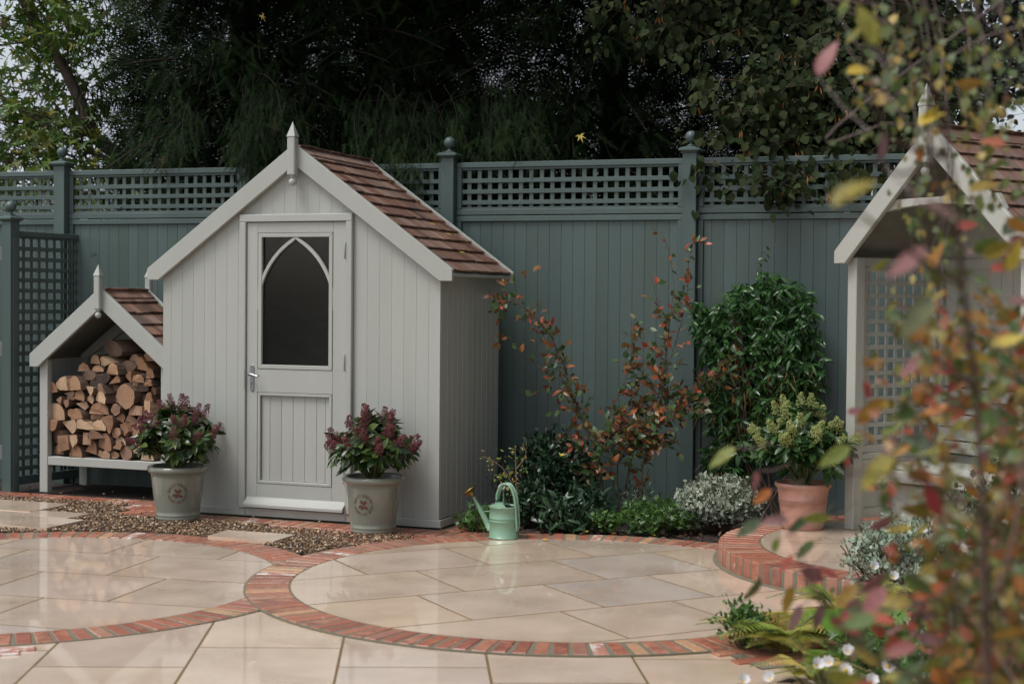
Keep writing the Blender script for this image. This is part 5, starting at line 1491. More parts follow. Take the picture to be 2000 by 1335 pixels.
yew((-2.3, 13.2, -.05), -3.15, -.5, 11.35, 12.6, 6.6, 'dark yew tree hanging over the fence above the shed', 71, 330, [(-.95, 10.5, 2.42, 5), (-.62, 10.42, 2.30, 6), (-.78, 10.45, 2.36, 6), (-1.72, 10.72, 2.38, 6), (-1.87, 10.62, 2.40, 9), (-1.85, 10.62, 2.52, 7), (-2.35, 10.95, 2.38, 3), (-.35, 10.45, 2.42, 5)], 90)
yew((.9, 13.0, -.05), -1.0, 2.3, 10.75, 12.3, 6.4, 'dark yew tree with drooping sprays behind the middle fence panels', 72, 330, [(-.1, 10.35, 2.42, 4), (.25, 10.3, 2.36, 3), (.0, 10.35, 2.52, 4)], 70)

for i, (x, y, z) in enumerate(((.444, 10.3, 2.50), (-1.86, 11.2, 3.45))):
    o = scatter('caught_leaf', lobed_t(5, .4, .6), [np.array([x, y, z])], [np.array([.3, -.2, -.8+.3*i])], [np.array([0, -1, .3])], [.07], M['yellow'], bpy.data.objects['yew_tree.001'])
    o.matrix_parent_inverse = Matrix.Translation((-.9, -13.0, .05))

def leafy(name, loc, limbs, label, seed, nleaf, lsize, tmpl, m, spread=.25, trunk=None, droop=.5, extra=None, barkm=None, cat='tree', face=(0, -.7, .7), tintf=None):
    rs = np.random.RandomState(seed)
    t = empty(name, loc); tag(t, label, cat); L0 = np.array(loc, float)
    if trunk:
        mb = MB(); mb.tube([np.array(q)-L0 for q in smoothpath(trunk[0], 4)], [trunk[1]*(1-.75*i/(4*len(trunk[0]))) for i in range(4*(len(trunk[0])-1)+1)], 10); mb.build('trunk', barkm or M['bark'], t, smooth=True)
    br = MB(); P, Aa, Nn, S = [], [], [], []; E = []
    tot = sum(q[3] for q in limbs)
    for a, b, sag, wt in limbs:
        a, b = np.array(a)-L0, np.array(b)-L0
        pts = limb(a, b, sag, 8, rs); ln = np.linalg.norm(b-a)
        br.tube(pts, [.010*(1-i/10) for i in range(9)], 5)
        for j in range(int(nleaf*wt/tot/9)):
            s = rs.uniform(.1, 1); i = int(s*7.99); q = pts[i]+(pts[i+1]-pts[i])*rs.rand()
            tip = q+rs.randn(3)*spread*[1, .8, .6]+[0, 0, -.06]
            if j % 3 == 0: br.tube([q, (q+tip)/2+[0, 0, .02], tip], [.003, .002, .001], 3)
            for l in range(9):
                s2 = rs.uniform(.3, 1.05); P.append(q+(tip-q)*s2+rs.randn(3)*lsize*.7)
                Aa.append(unit(unit(tip-q)*.5+rs.randn(3)*.5+[0, 0, -droop])); Nn.append(unit(np.array(face)+.45*rs.randn(3))); S.append(lsize*rs.uniform(.65, 1.2))
            if extra and rs.rand() < extra[3]: E.append(tip+rs.randn(3)*.01)
    br.build('branches', barkm or M['bark'], t)
    scatter('crown', tmpl, P, Aa, Nn, S, m, t, kind='stuff', tint=tintf(rs, np.array(P)+L0) if tintf else None)
    if extra and E:
        EP, EA = [], []
        for e in E:
            for j in range(extra[2]): EP.append(e+rs.randn(3)*.012+[0, -.02, 0]); EA.append(unit(np.array([rs.randn()*.35, rs.randn()*.35, -1])))
        scatter(extra[0], extra[4], EP, EA, unit(rs.randn(len(EP), 3)+[0, -1, 0]), extra[5], extra[1], t, kind='stuff')
    return t
rs = np.random.RandomState(5)
# lime tree at the right, its lower boughs hanging over the trellis
lim = []
for (x, y, z, w) in ((1.35, 9.75, 2.62, 1.2), (1.6, 9.7, 2.5, 1.2), (1.75, 9.55, 2.30, .9), (1.95, 9.6, 2.25, 1.1), (2.1, 9.5, 2.35, 1), (2.3, 9.6, 2.5, 1), (1.3, 9.8, 2.95, 1), (1.7, 9.75, 2.85, 1.3), (2.15, 9.7, 2.85, .9), (1.15, 9.65, 2.32, .3), (1.55, 9.5, 2.28, .8), (1.78, 9.5, 2.2, .8), (1.66, 9.5, 2.25, .8), (1.95, 9.5, 2.2, .8), (2.6, 9.8, 2.7, 1),
                  (.9, 10.2, 3.3, 1), (1.3, 10.1, 3.25, 1.3), (1.8, 10, 3.2, .6), (2.3, 10, 3.2, .3), (.6, 10.3, 3.5, .9), (1.0, 10.3, 3.6, 1), (1.6, 10.2, 3.6, .4), (2.0, 10.2, 3.6, .2), (1.45, 9.9, 2.75, 1.2), (2.0, 9.8, 2.7, 1.2)):
    lim.append(((3.0+rs.rand()*.3, 11.6, 3.0+rs.rand()*.6+(z-2.3)*.5), (x, y, z-.02), .12, w))
for k in range(16): lim.append(((3.1, 11.7, 3.6), (rs.uniform(.6, 2.4), rs.uniform(10.1, 12), rs.uniform(4.0, 5.8)), .1, .35))
leafy('lime_tree', (3.2, 11.8, -.05), lim, 'lime tree with round dark leaves and orange bracts overhanging the right fence', 81, 17500, .062, LR, M['lime'], .17, ([(3.2, 11.8, -.05), (3.15, 11.75, 2), (3.1, 11.7, 4), (3.2, 11.8, 6)], .16), .75, ('bracts', M['lime_bract'], 3, .22, leaf_t(.22, .1, .1, 2, 'lance'), .055))
# far tree at right with sky showing through
lim = [((5.2, 17, 4), (rs.uniform(2.9, 8), rs.uniform(15.5, 18), rs.uniform(3.1, 7.2)), .2, 1) for _ in range(44)]
leafy('beech_tree', (5.2, 17, -.05), lim, 'distant dark tree at upper right with sky showing between its leaves', 82, 6000, .085, LR, M['far_leaf'], .32, ([(5.2, 17, -.05), (5.1, 17, 3), (5.3, 17, 7)], .2), .3)
# hedge mass low behind the fence, right of the yews
bush('laurel_hedge', (3.2, 12.6, 0), 3.4, .8, 2.9, 1000, 13, .12, LO, M['lime'], 'dark leafy hedge standing behind the right hand fence panels', 'hedge', seed=83, stem=M['bark'], shell=.6)
# sycamore at upper left
lim = []
for k in range(52):
    z = rs.uniform(1.95, 5.6); lim.append(((-3.5-rs.rand()*.5, 13.1, max(1.9, z-.5)), (rs.uniform(-6.4, -3.25), rs.uniform(12.2, 14.0), z), .12, 1))
leafy('maple_tree', (-3.3, 13.1, -.05), lim, 'light green and yellow maple tree at upper left', 84, 5200, .125, lobed_t(5, .4, .6), M['maple'], .28,
      ([(-3.30, 13.1, -.05), (-3.32, 13.1, 2.3), (-3.6, 13.1, 2.75), (-3.85, 13.1, 3.3), (-4.35, 13.1, 4.2), (-4.6, 13.2, 5.6)], .075), .35, ('seed_keys', M['maple_keys'], 14, .10, leaf_t(.34, .1, .1, 2, 'obovate'), .055))
mb = MB(); mb.tube([(-3.5+3.3, 0, 2.6), (-.75, 0, 2.9), (-1.3, 0, 3.25), (-1.9, .1, 3.6)], [.03, .026, .02, .012], 8)
mb.build('bough', M['bark'], bpy.data.objects['maple_tree'], smooth=True)
# neighbouring house: pale slate roof glimpsed through the leaves
hs2 = empty('neighbour_house', (-12.5, 31, 0), math.radians(8)); tag(hs2, 'house with pale slate roof glimpsed through the maple leaves at far left', 'house')
box('wall', -4, 0, 0, 4, 7, 3.6, mat('render_wall', [(.5, .49, .47)], rough=.8), hs2, 0)
ra = math.atan2(2.6, 3.5)
for r in range(18):
    for c in range(27):
        t0 = r/18
        if c*.31-4.2 > 4.1: continue
        me = boxmesh(.30, .30, .02, M['roof_slate'], .0)
        ob('slate', me, hs2, (-4.2+c*.31+(.15 if r % 2 else 0), -.25+t0*3.75, 3.55+t0*2.6*1.07), (ra, 0, 0))
P = [(0-.2, 3.6), (7.2, 3.6), (3.5, 6.3)]
v = [(x_, y_, z_) for x_ in (-4.1, 4.1) for y_, z_ in P]
ob('gable', fixnormals(mesh('gable', v, [(0, 1, 2), (3, 5, 4), (0, 3, 4, 1), (1, 4, 5, 2), (2, 5, 3, 0)], M['roof_slate'])), hs2, (0, 0, -.05))
# unseen hedge right of the frame, added to darken the shed's side wall
bush('shade_hedge', (6.3, 3.6, 0), 1.6, 9.0, 10.0, 3000, 12, .32, LO, M['lime'], 'unseen tall hedge added at right to darken the shed side', 'hedge', seed=85, stem=M['bark'])
FGL= [(0.417,3.0,1.062,0.066,28,'o'),(0.484,3.0,1.013,0.044,85,'m'),(0.498,3.0,0.985,0.044,35,'a'),(0.472,3.0,0.922,0.062,30,'g'),(0.521,3.0,0.936,0.058,5,'m'),(0.57,3.0,0.929,0.049,35,'g'),(0.594,2.946,0.951,0.057,5,'o'),(0.584,3.0,0.88,0.053,50,'g'),(0.483,3.0,0.799,0.058,50,'g'),(0.526,3.0,0.887,0.031,60,'o'),(0.549,3.0,0.851,0.044,60,'r'),(0.603,3.0,0.829,0.062,-30,'m'),(0.629,3.0,0.834,0.053,-20,'r'),(0.536,2.914,0.796,0.06,80,'a'),(0.568,3.0,0.744,0.058,70,'m'),(0.613,3.0,0.744,0.053,80,'m'),(0.558,2.617,1.104,0.066,25,'o'),(0.51,2.114,1.133,0.066,35,'o'),(0.666,3.0,1.053,0.024,90,'r'),(0.682,3.0,1.155,0.04,10,'m'),(0.7,3.0,1.142,0.044,20,'a'),(0.704,3.0,1.2,0.04,75,'r'),(0.754,3.0,1.12,0.053,30,'o'),(0.581,2.085,1.103,0.065,-65,'r'),(0.932,3.0,1.055,0.058,60,'r'),(0.803,2.746,1.171,0.057,10,'r'),(0.707,2.754,0.957,0.057,10,'a'),(0.718,2.661,1.007,0.067,10,'o'),(0.8,2.862,0.869,0.068,20,'a'),(0.813,3.0,0.764,0.062,50,'r'),(0.822,2.812,0.941,0.062,10,'y'),(0.73,2.254,0.996,0.057,-5,'a'),(0.999,3.0,0.837,0.053,0,'a'),(1.002,3.0,0.904,0.058,10,'r'),(0.922,3.0,0.635,0.058,-60,'a'),(0.935,3.0,0.671,0.04,80,'a'),(0.5,2.179,0.908,0.064,15,'g'),(0.664,2.393,0.797,0.057,30,'o'),(0.723,2.393,0.865,0.057,-20,'g'),(0.755,2.596,0.776,0.058,15,'r'),(0.778,3.0,0.719,0.058,-10,'m'),(0.853,3.0,0.787,0.058,40,'o'),(0.802,3.0,0.638,0.066,30,'g'),(0.907,2.808,0.796,0.062,20,'o'),(0.924,2.806,0.729,0.062,-30,'a'),(1.013,3.0,0.793,0.053,60,'g'),(0.756,3.0,0.683,0.053,0,'g'),(0.951,3.0,0.989,0.053,40,'y'),(0.982,3.0,1.042,0.049,10,'g'),(0.839,3.0,1.077,0.058,30,'o'),(0.789,3.0,1.152,0.053,-30,'a'),(0.75,3.0,1.085,0.049,60,'m'),(0.898,3.0,1.019,0.049,-20,'o'),(0.382,1.713,1.494,0.059,35,'o'),(0.654,2.699,1.649,0.064,80,'m'),(0.821,2.998,1.736,0.065,40,'y'),(0.942,3.0,1.688,0.052,-15,'r'),(0.801,3.0,1.663,0.033,80,'a'),(0.473,1.67,1.469,0.058,-15,'m'),(0.477,1.843,1.416,0.06,45,'m'),(0.707,2.415,1.415,0.061,0,'g'),(0.525,1.969,1.348,0.068,40,'g'),(0.897,2.815,1.47,0.061,20,'a'),(0.968,3.0,1.444,0.055,10,'r'),(0.704,3.0,1.199,0.038,-60,'r'),(0.733,2.665,1.216,0.063,15,'r'),(0.874,3.0,1.209,0.044,50,'r'),(0.758,2.875,1.251,0.063,40,'m'),(0.911,3.0,1.242,0.065,-20,'a'),(0.88,2.952,1.297,0.059,-50,'m'),(0.893,2.891,1.593,0.063,25,'o'),(0.895,3.0,1.525,0.055,10,'r'),(0.988,3.0,1.526,0.06,40,'g'),(0.738,3.0,1.169,0.06,10,'a'),(0.861,3.0,1.318,0.065,60,'o'),(0.897,2.891,1.373,0.058,-30,'a'),(0.8,2.445,1.31,0.058,20,'y'),(0.51,2.494,1.769,0.068,60,'m'),(0.5,2.163,1.762,0.066,-68,'o'),(0.678,3.0,1.827,0.053,10,'y'),(0.703,3.0,1.803,0.035,0,'r'),(0.896,3.0,1.801,0.057,-12,'o'),(0.647,3.0,1.953,0.05,75,'o'),(0.752,3.0,1.799,0.046,50,'g'),(0.82,3.0,1.74,0.053,45,'y'),(0.669,3.0,1.897,0.05,45,'o'),(1.019,3.0,1.171,0.043,-32.68333947524511,'g'),(0.974,3.0,1.029,0.048,68.90273082381403,'r'),(0.997,3.0,1.281,0.044,-28.319837832531686,'a'),(0.896,3.0,0.663,0.039,30.475750556079717,'o'),(0.999,3.0,1.25,0.059,40.508417976658976,'a'),(0.962,3.0,0.751,0.05,52.92681490364451,'o'),(0.958,3.0,1.371,0.054,-30.171917200807066,'a'),(0.915,3.0,0.735,0.056,-6.972968646934284,'o'),(0.824,3.0,0.75,0.055,5.5340647444905215,'m'),(0.921,3.0,1.269,0.053,-14.345228943509799,'o'),(1.005,3.0,1.492,0.059,-9.152346722215942,'m'),(0.997,3.0,0.938,0.061,-24.043096455181573,'y'),(0.967,2.955,1.349,0.058,-9.60646815443485,'o'),(0.916,3.0,1.133,0.057,29.78754044650634,'a'),(0.976,3.0,1.478,0.046,44.16784654589034,'m'),(1.002,3.0,0.739,0.042,62.803882729480904,'o'),(0.896,2.697,0.94,0.061,65.02113581765796,'y'),(1.02,3.0,0.913,0.049,-4.490870894569085,'o'),(0.819,2.94,1.16,0.068,28.256151860988197,'a'),(0.978,3.0,1.463,0.058,58.34920420390104,'o'),(0.961,3.0,0.646,0.049,-38.9663887026479,'r'),(0.942,3.0,1.116,0.05,48.47839824780574,'o'),(0.755,2.483,1.348,0.056,-27.50199439728746,'r'),(0.966,3.0,1.484,0.044,34.45098293399862,'a'),(0.917,3.0,0.997,0.049,-36.08686519078867,'a'),(0.898,2.868,1.061,0.061,5.025335413793755,'a'),(0.942,3.0,1.157,0.04,6.334305769095053,'a'),(1.016,3.0,0.938,0.052,-16.270824411185323,'a'),(0.938,3.0,1.312,0.045,-14.538668052220217,'a'),(1.005,3.0,1.295,0.049,58.01280477705336,'o'),(0.637,2.683,1.183,0.06,31.937081335475966,'a'),(0.893,3.0,0.872,0.04,2.6219958828385685,'g'),(0.953,2.928,0.72,0.067,-2.975145708154784,'y'),(0.684,2.551,1.139,0.057,-5.345913249024171,'g'),(0.868,3.0,0.901,0.047,61.5079958970845,'g'),(0.808,2.448,1.448,0.057,65.79511991936496,'y'),(0.944,2.87,0.981,0.06,-10.361428682573958,'a'),(0.914,3.0,1.479,0.044,29.870876901622026,'m'),(0.854,2.809,1.187,0.06,-16.768522251696748,'a'),(0.94,2.826,1.514,0.063,-27.25210336196313,'a'),(1.007,3.0,1.331,0.04,64.60545951264827,'a'),(0.92,3.0,0.915,0.049,58.09250296548694,'a'),(0.971,3.0,1.13,0.041,36.496967266451946,'r'),(0.724,2.773,1.104,0.061,26.893766337278564,'a'),(0.909,2.761,0.774,0.062,-7.336770727144298,'o'),(1.019,3.0,0.771,0.041,19.771654456218144,'g'),(0.849,2.713,1.195,0.057,54.102212386508626,'g'),(0.726,3.0,1.445,0.042,28.305790482602205,'o'),(0.824,2.708,0.803,0.057,-32.63903417330107,'a'),(0.91,2.681,0.993,0.061,12.654545429878603,'r'),(1.011,3.0,0.728,0.044,-23.57623408793638,'g'),(0.967,3.0,0.741,0.047,67.11365580147472,'r'),(1.019,3.0,1.249,0.056,13.51573606196213,'y'),(1.016,3.0,0.981,0.055,17.27860493211842,'g'),(0.822,2.544,0.909,0.06,28.937061355905044,'y'),(0.901,2.9,1.482,0.066,19.84932489996372,'g'),(1.003,3.0,0.67,0.055,8.482674564644284,'m'),(0.883,3.0,1.127,0.043,44.81463570654162,'o'),(0.923,3.0,1.135,0.058,34.29262421274518,'m'),(0.898,2.664,1.371,0.06,0.918697206106657,'m'),(0.986,3.0,0.719,0.041,31.025050230180383,'a'),(0.862,3.0,1.231,0.05,-20.79149296087165,'r'),(0.922,3.0,0.838,0.041,-0.5078663021511289,'a'),(0.95,3.0,0.654,0.044,24.258568723306908,'g'),(0.83,2.984,1.462,0.068,68.50156853236763,'a'),(0.732,3.0,0.932,0.06,41.97218466132078,'m'),(0.96,2.898,0.769,0.059,56.9142250410747,'a'),(0.872,3.0,0.705,0.061,-5.935577523426019,'a'),(1.022,3.0,1.047,0.053,48.313551202594184,'m'),(0.834,2.826,1.177,0.061,-8.785160048216838,'g'),(0.96,3.0,0.706,0.053,21.72480313199452,'a'),(0.883,2.707,1.216,0.062,28.555219196316315,'a'),(0.91,3.0,0.642,0.059,-1.785555061560892,'a'),(1.013,3.0,1.248,0.041,-11.630729189664631,'a'),(0.946,3.0,0.978,0.041,61.639999644595676,'r'),(0.86,2.791,1.267,0.064,-22.03484256737082,'a'),(0.894,3.0,0.876,0.056,-37.96199912070946,'a'),(0.944,3.0,1.39,0.042,-36.507608112568604,'o'),(0.945,2.971,0.729,0.059,27.07093401197713,'y'),(0.985,3.0,0.888,0.062,32.06972983215435,'a'),(0.987,3.0,0.667,0.065,29.376191498784806,'m'),(0.986,3.0,0.791,0.06,-18.494411822903466,'g'),(0.836,3.0,0.809,0.051,47.478297121568005,'g'),(0.85,3.0,0.706,0.056,0.062012023048154674,'a'),(0.801,3.0,0.731,0.046,47.665194776812754,'r'),(0.771,3.0,0.65,0.049,-28.403374814548464,'g'),(0.964,3.0,0.774,0.065,7.670363568528906,'m'),(0.852,2.982,0.634,0.061,33.16977061812442,'o'),(1.004,3.0,0.619,0.059,44.75074855430003,'o'),(0.854,3.0,0.783,0.062,50.307985925478675,'g'),(0.65,2.528,0.789,0.065,20.010091765285544,'r'),(0.85,2.648,0.847,0.058,40.227818833254446,'g'),(0.685,2.659,0.711,0.06,-6.0853312855075075,'o'),(0.686,3.0,0.771,0.057,-29.644135044263393,'m'),(0.67,3.0,0.752,0.062,55.518897736861845,'r'),(0.721,3.0,0.813,0.064,42.71584108313378,'m'),(0.749,3.0,0.779,0.048,38.15873593219952,'a'),(0.776,2.542,0.886,0.068,42.66850100821807,'g'),(0.97,3.0,0.809,0.054,-12.577923072684449,'r'),(0.993,3.0,0.611,0.046,29.768077243017558,'a'),(0.633,2.396,0.777,0.057,41.59170372975029,'g'),(0.979,3.0,0.686,0.06,-22.71349414266882,'o'),(0.815,2.39,0.803,0.061,-10.122799605243781,'m'),(0.667,2.63,0.85,0.062,-7.815503347762515,'a'),(0.537,2.428,0.768,0.064,-12.405491522437426,'o'),(0.841,2.526,0.735,0.066,0.9561792919097414,'o'),(0.888,3.0,0.768,0.064,-36.99173539650554,'g'),(0.881,2.986,0.679,0.068,21.292274861245467,'g'),(0.69,3.0,0.606,0.051,-30.787016823126788,'a'),(1.006,3.0,0.77,0.053,24.21250961664451,'o'),(0.693,2.979,0.752,0.061,59.030829372804504,'a'),(0.691,3.0,0.708,0.049,39.75406346574019,'g'),(0.718,2.805,0.742,0.064,50.701794435280775,'r'),(0.783,2.59,0.71,0.067,34.69358744265125,'o'),(0.943,3.0,0.785,0.053,-36.51448756928427,'g'),(0.815,2.734,0.725,0.066,44.37828076204883,'a'),(0.558,2.325,0.908,0.061,55.14362078946668,'m'),(0.938,2.783,0.675,0.064,-13.810082894325301,'m'),(0.757,2.5,0.824,0.063,39.77596010103797,'o'),(0.743,2.666,0.778,0.057,-3.780538417399356,'m'),(0.577,2.147,0.972,0.056,-21.87687013081083,'g'),(0.658,2.675,0.835,0.059,-20.54612283479855,'g'),(0.848,2.793,0.783,0.06,-28.812935393780524,'a'),(0.541,2.233,0.905,0.06,-18.738956137599537,'r'),(0.599,2.569,0.845,0.06,-7.838390217398413,'g'),(0.841,3.0,0.815,0.056,31.92061901253956,'o'),(0.626,2.613,0.702,0.059,-4.936116817650394,'r'),(0.822,3.0,0.794,0.047,38.37036469784694,'m'),(0.924,3.0,0.778,0.057,19.760155199686217,'r'),(0.698,2.11,0.911,0.056,12.698861108015436,'a'),(0.967,2.995,0.773,0.057,-38.04190045249174,'m'),(0.584,2.639,0.803,0.065,-26.17515070614128,'r'),(0.707,3.0,0.69,0.054,33.99500780878553,'g'),(0.893,3.0,0.787,0.058,27.574966577265357,'g'),(0.904,3.0,0.699,0.058,19.68264813354441,'g'),(0.635,2.856,0.816,0.063,45.336109397503435,'o'),(0.627,2.26,0.938,0.058,19.567686316428933,'a'),(0.621,2.622,0.755,0.058,-34.85643391408559,'o'),(0.741,2.821,0.662,0.066,-35.29450626301696,'o'),(0.883,3.0,0.705,0.055,-34.27225493252228,'o')]
FGB= [[[0.607,1.9,0.861],[0.598,1.9,0.978],[0.592,1.9,1.107],[0.581,1.9,1.261],[0.548,1.85,1.389],[0.512,1.8,1.545],[0.466,1.75,1.657],[0.418,1.7,1.728]],[[0.607,1.9,0.861],[0.492,1.8,0.918],[0.406,1.75,0.972],[0.342,1.7,1.046],[0.306,1.65,1.117],[0.255,1.6,1.178]],[[0.592,1.9,1.107],[0.519,1.8,1.145],[0.426,1.7,1.174],[0.352,1.65,1.184]],[[0.548,1.85,1.389],[0.478,1.8,1.424],[0.405,1.7,1.455],[0.343,1.6,1.481]],[[0.512,1.8,1.545],[0.42,1.7,1.552],[0.385,1.65,1.607],[0.367,1.6,1.663]],[[0.512,1.8,1.545],[0.433,1.7,1.512],[0.374,1.6,1.524]],[[0.581,1.9,1.261],[0.498,1.8,1.303],[0.448,1.75,1.328]],[[0.598,1.9,0.978],[0.665,2.0,1.06],[0.717,2.1,1.223],[0.721,2.1,1.364]],[[0.598,1.9,0.978],[0.515,1.8,1.01],[0.452,1.75,1.067],[0.405,1.7,1.099]]]
TWIG= [[[0.765,3.755,2.263],[0.835,3.718,2.094],[0.885,3.771,2.042],[0.867,3.732,1.972],[0.892,3.795,1.919],[0.865,3.712,1.845]],[[0.614,2.851,2.047],[0.7,2.872,1.921],[0.669,2.891,1.868],[0.692,2.852,1.806],[0.686,2.818,1.746],[0.686,2.854,1.695]],[[0.777,3.272,2.149],[0.804,3.247,2.005],[0.808,3.291,1.961],[0.823,3.301,1.91],[0.796,3.273,1.853],[0.834,3.238,1.796]],[[0.779,3.462,2.194],[0.872,3.419,2.052],[0.881,3.415,2.009],[0.89,3.476,1.978],[0.84,3.431,1.928],[0.851,3.437,1.887]],[[0.755,3.328,2.162],[0.859,3.352,1.959],[0.878,3.373,1.841],[0.884,3.327,1.714],[0.876,3.295,1.592],[0.902,3.297,1.473]],[[0.922,3.742,2.261],[0.998,3.735,2.02],[1.008,3.791,1.886],[1.016,3.7,1.733],[0.972,3.708,1.592],[0.987,3.736,1.452]],[[0.878,3.394,2.179],[0.932,3.419,1.923],[0.903,3.345,1.743],[0.961,3.412,1.58],[0.904,3.366,1.407],[0.935,3.363,1.237]],[[0.83,3.258,2.146],[0.908,3.282,1.933],[0.925,3.264,1.798],[0.941,3.262,1.667],[0.946,3.307,1.537],[0.905,3.279,1.402]],[[0.941,3.601,2.228],[1.013,3.625,2.011],[1.0,3.576,1.876],[1.041,3.646,1.758],[1.024,3.607,1.626],[1.01,3.581,1.497]],[[0.947,3.462,2.195],[1.036,3.502,2.002],[1.022,3.432,1.88],[1.022,3.439,1.772],[1.053,3.506,1.669],[1.069,3.509,1.558]],[[0.892,3.074,2.103],[0.918,3.056,1.887],[0.951,3.114,1.765],[0.957,3.111,1.631],[0.906,3.058,1.495],[0.924,3.109,1.364]],[[0.863,3.037,2.094],[0.932,3.06,1.927],[0.938,3.034,1.832],[0.951,3.081,1.747],[0.927,3.005,1.648],[0.981,3.055,1.561]],[[1.019,3.487,2.202],[1.082,3.536,1.95],[1.093,3.516,1.778],[1.072,3.489,1.607],[1.09,3.483,1.438],[1.111,3.451,1.27]],[[0.917,3.168,2.125],[1.008,3.147,1.947],[0.994,3.189,1.862],[0.984,3.146,1.765],[0.989,3.201,1.679],[0.985,3.166,1.584]],[[1.071,3.392,2.18],[1.078,3.375,1.991],[1.104,3.402,1.899],[1.095,3.414,1.804],[1.092,3.393,1.705],[1.145,3.409,1.61]],[[1.105,3.494,2.204],[1.165,3.524,2.002],[1.185,3.491,1.882],[1.195,3.527,1.771],[1.14,3.516,1.654],[1.154,3.485,1.536]],[[1.009,3.11,2.112],[1.052,3.11,1.844],[1.04,3.102,1.656],[1.07,3.07,1.468],[1.081,3.077,1.283],[1.053,3.141,1.09]],[[0.742,3.2,2.11],[0.793,3.2,1.94],[0.854,3.2,1.812],[0.921,3.2,1.684],[0.945,3.2,1.556]],[[1.131,3.2,1.964],[1.024,3.2,1.942],[0.949,3.2,1.909],[0.854,3.2,1.844],[0.78,3.2,1.79]],[[0.829,3.6,1.843],[0.89,3.6,1.795],[0.963,3.6,1.784],[1.001,3.6,1.664],[1.088,3.6,1.507]]]

# ------------------------------------------------------------------ foreground shrub, out of focus
fgm = {'r': mat('leaf_red', [(0.467, 0.076, 0.061), (0.292, 0.194, 0.053), (0.505, 0.121, 0.090), (0.252, 0.076, 0.068), (0.389, 0.053, 0.053)], by='mix', nscale=9, namt=.3, rough=.45, transl=.35),
       'a': mat('leaf_orange', [(0.486, 0.151, 0.038), (0.273, 0.234, 0.038), (0.486, 0.106, 0.045), (0.437, 0.292, 0.053)], by='mix', nscale=9, namt=.3, rough=.45, transl=.35),
       'g': mat('leaf_green', [(0.078, 0.127, 0.038), (0.136, 0.194, 0.045), (0.088, 0.127, 0.078), (0.194, 0.165, 0.045)], by='mix', nscale=9, namt=.3, rough=.45, transl=.35),
       'o': mat('leaf_olive', [(0.155, 0.194, 0.038), (0.252, 0.243, 0.038), (0.350, 0.176, 0.045), (0.194, 0.204, 0.038)], by='mix', nscale=9, namt=.35, rough=.45, transl=.35),
       'y': mat('leaf_yellow', [(0.583, 0.428, 0.068), (0.486, 0.389, 0.061)], by='mix', nscale=9, namt=.3, rough=.45, transl=.35),
       'm': mat('leaf_mauve', [(0.252, 0.146, 0.146), (0.350, 0.128, 0.128), (0.194, 0.127, 0.116)], by='mix', nscale=9, namt=.3, rough=.45, transl=.3)}
for m_ in fgm.values(): m_.node_tree.nodes['Principled BSDF'].inputs['Specular IOR Level'].default_value = .3
lts = [leaf_t(.42, .12, .12, 6, 'ovate'), leaf_t(.5, .2, .2, 6, 'ovate'), leaf_t(.36, .05, -.1, 6, 'ovate')]
fgmesh = {}
for k_, m_ in fgm.items():
    for i, (tv, tf, te) in enumerate(lts): fgmesh[k_, i] = mesh('leaf', tv, tf, m_, True)
fgs = empty('foreground_shrub', (1.22, 1.86, 0))
tag(fgs, 'out of focus shrub with red, orange and green leaves, nearest the camera at right', 'shrub')
O = np.array([1.22, 1.86, 0])
mb = MB(); allp = []
for i, b in enumerate(FGB):
    sp = [np.array(q) for q in smoothpath(b, 6)]
    allp += sp
    if i == 0: sp = [np.array([1.22, 1.86, 0.0])]+sp
    w0 = .006 if i == 0 else .0035
    mb.tube([q-O for q in sp], [w0*(1-.7*j/len(sp)) for j in range(len(sp))], 6)
allp = np.array(allp)
rs = np.random.RandomState(77)
tw_ = MB()
for (x, y, z, L, d, c) in FGL:
    q = np.array([x, y, z]); a = math.radians(d+rs.uniform(-8, 8))
    ax_ = np.array([math.cos(a), rs.uniform(-.25, .25), math.sin(a)])
    near = allp[np.argmin(((allp-q)**2).sum(1))]
    if np.dot(q-near, ax_) < 0: ax_ = -ax_
    ax_ = unit(ax_); base = q-ax_*L/2
    nm_ = unit(np.array([rs.randn()*.5, -.75, .45+rs.randn()*.5]))
    F = frames(ax_[None], nm_[None])[0]
    o = ob('leaf', fgmesh[c, rs.randint(3)], fgs, tuple(base-O), Matrix(F.tolist()), (L, L, L))
    end = base+(near-base)*min(1, .16/max(.01, np.linalg.norm(near-base)))
    tw_.tube([base-O, (base+end)/2-O+np.array([0, 0, -.006]), end-O], [.0007, .0010, .0012], 4)
# smaller leaves farther back in the same shrub
P, Aa, Nn, S, T = [], [], [], [], []
for k in range(340):
    Y = rs.uniform(2.2, 3.4); xr = .337*Y-abs(rs.randn())*.046*Y+.03
    zz = 1.30*rs.rand()**1.15+.02
    c_ = np.array([xr, Y, zz])
    d_ = unit(np.array([rs.randn()*.5-.3, rs.randn()*.4, .8]))
    tw_.tube([c_-O-d_*.12, c_-O, c_-O+d_*.10], [.0014, .0011, .0006], 4)
    for j in range(11):
        P.append(c_-O+d_*rs.uniform(-.12, .11)+rs.randn(3)*.012); Aa.append(unit(rs.randn(3)*.7+d_*.4)); Nn.append(unit(rs.randn(3)*.6+[0, -.8, .5])); S.append(rs.uniform(.022, .042)); T.append(rs.rand())
scatter('small_leaves', leaf_t(.48, .14, .2, 4, 'ovate'), P, Aa, Nn, S, M['fg_small'], fgs, tint=np.array(T), kind='stuff')
mb.build('stem', M['twig'], fgs, smooth=True)
tw_.build('twigs', M['twig_fg'], fgs)['kind'] = 'stuff'

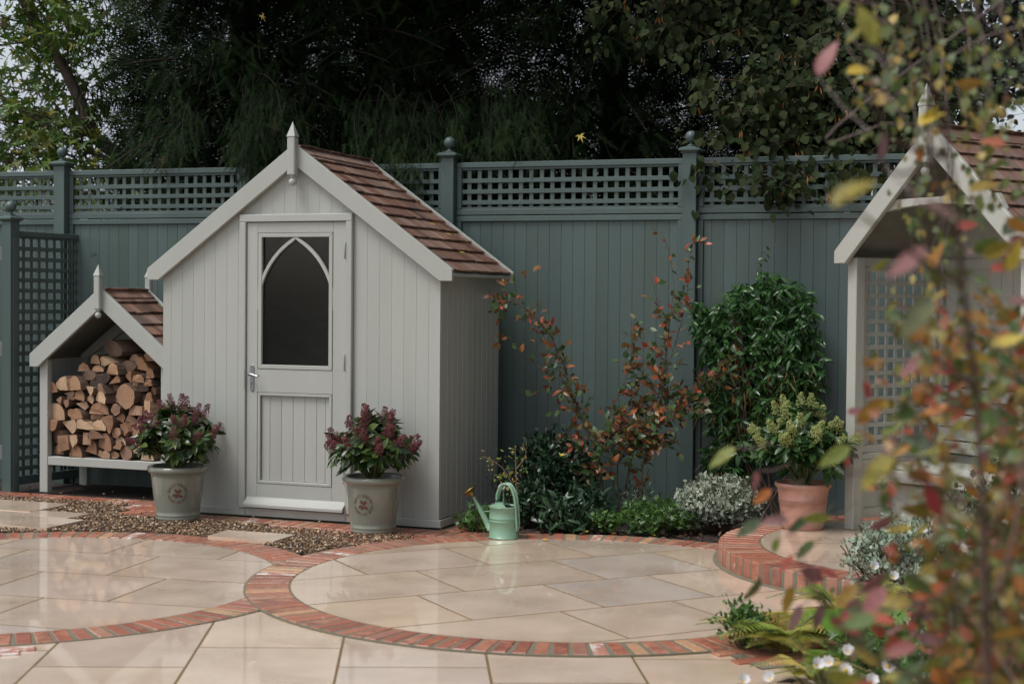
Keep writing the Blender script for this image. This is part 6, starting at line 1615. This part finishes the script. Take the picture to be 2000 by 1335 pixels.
bir = empty('birch_tree', (2.35, 3.4, 0))
tag(bir, 'weeping birch twigs with small pale green and yellow leaves hanging at upper right', 'tree')
O = np.array([2.35, 3.4, 0])
mb = MB(); mb.tube([(0, 0, 0), (.02, 0, 1.2), (-.03, 0, 2.4), (-.1, 0, 3.2)], [.035, .03, .024, .014], 8); mb.build('trunk', M['twig_fg'], bir, smooth=True)
mb = MB(); bm_ = [mesh('leaf', *leaf_t(.78, .08, .12, 4, 'ovate')[:2], m_, True) for m_ in
                  (mat('birch_green', [(.13, .18, .075), (.20, .25, .13)], by='mix', rough=.45, transl=.4), mat('birch_yellow', [(.50, .37, .09), (.46, .30, .11)], by='mix', rough=.45, transl=.4), mat('birch_olive', [(.18, .21, .05), (.14, .17, .045)], by='mix', rough=.45, transl=.4))]
nl = 0
for b in TWIG:
    sp = [np.array(q)+0 for q in smoothpath([(-.1+2.35, 3.4, 2.9)]+b if rs.rand() < .5 else b, 8)]
    mb.tube([q-O for q in sp], [.0022*(1-.7*j/len(sp)) for j in range(len(sp))], 4)
    for j in range(12):
        if nl > 235: break
        i = rs.randint(4, len(sp)-1); q = sp[i]
        if q[2] < 1.2 and rs.rand() < .4: continue
        st_ = unit(rs.randn(3)+[0, 0, -.8])*.012; ax_ = unit(rs.randn(3)*.6+[0, 0, -1]); F = frames(ax_[None], unit(np.array([rs.randn()*.6, -1, .3]))[None])[0]
        s = rs.uniform(.018, .032)
        ob('leaf', bm_[rs.choice([0, 0, 1, 2, 0, 2])], bir, tuple(q+st_-O), Matrix(F.tolist()), (s, s, s)); nl += 1
        mb.tube([q-O, q+st_-O], .0005, 3)
P, Aa, Nn, S = [], [], [], []
for b in TWIG:
    sp = smoothpath(b, 10)
    for j in range(14):
        q = np.array(sp[rs.randint(3, len(sp))])+rs.randn(3)*[.035, .08, .02]
        P.append(q-O); Aa.append(unit(rs.randn(3)*.6+[0, 0, -1])); Nn.append(unit(np.array([rs.randn()*.7, -1, .3]))); S.append(rs.uniform(.014, .026))
scatter('small_leaves', leaf_t(.75, .08, .12, 4, 'ovate'), P, Aa, Nn, S, M['birch'], bir, kind='stuff')
mb.build('twigs', M['twig_fg'], bir)['kind'] = 'stuff'

# unseen birch crown added overhead to shade the shed side and the arbour
P, Aa, Nn, S = [], [], [], []
for k in range(4800):
    d_ = unit(rs.randn(3)); q = np.array([1.35, .3, 4.9])+d_*[2.0, 3.6, 1.7]*rs.uniform(.3, 1)
    P.append(q); Aa.append(unit(rs.randn(3)*.6+[0, 0, -.8])); Nn.append(unit(rs.randn(3)*.5+[0, 0, 1])); S.append(rs.uniform(.10, .17))
scatter('crown', leaf_t(.75, .08, .12, 3, 'ovate'), P, Aa, Nn, S, M['birch'], bir, kind='stuff')
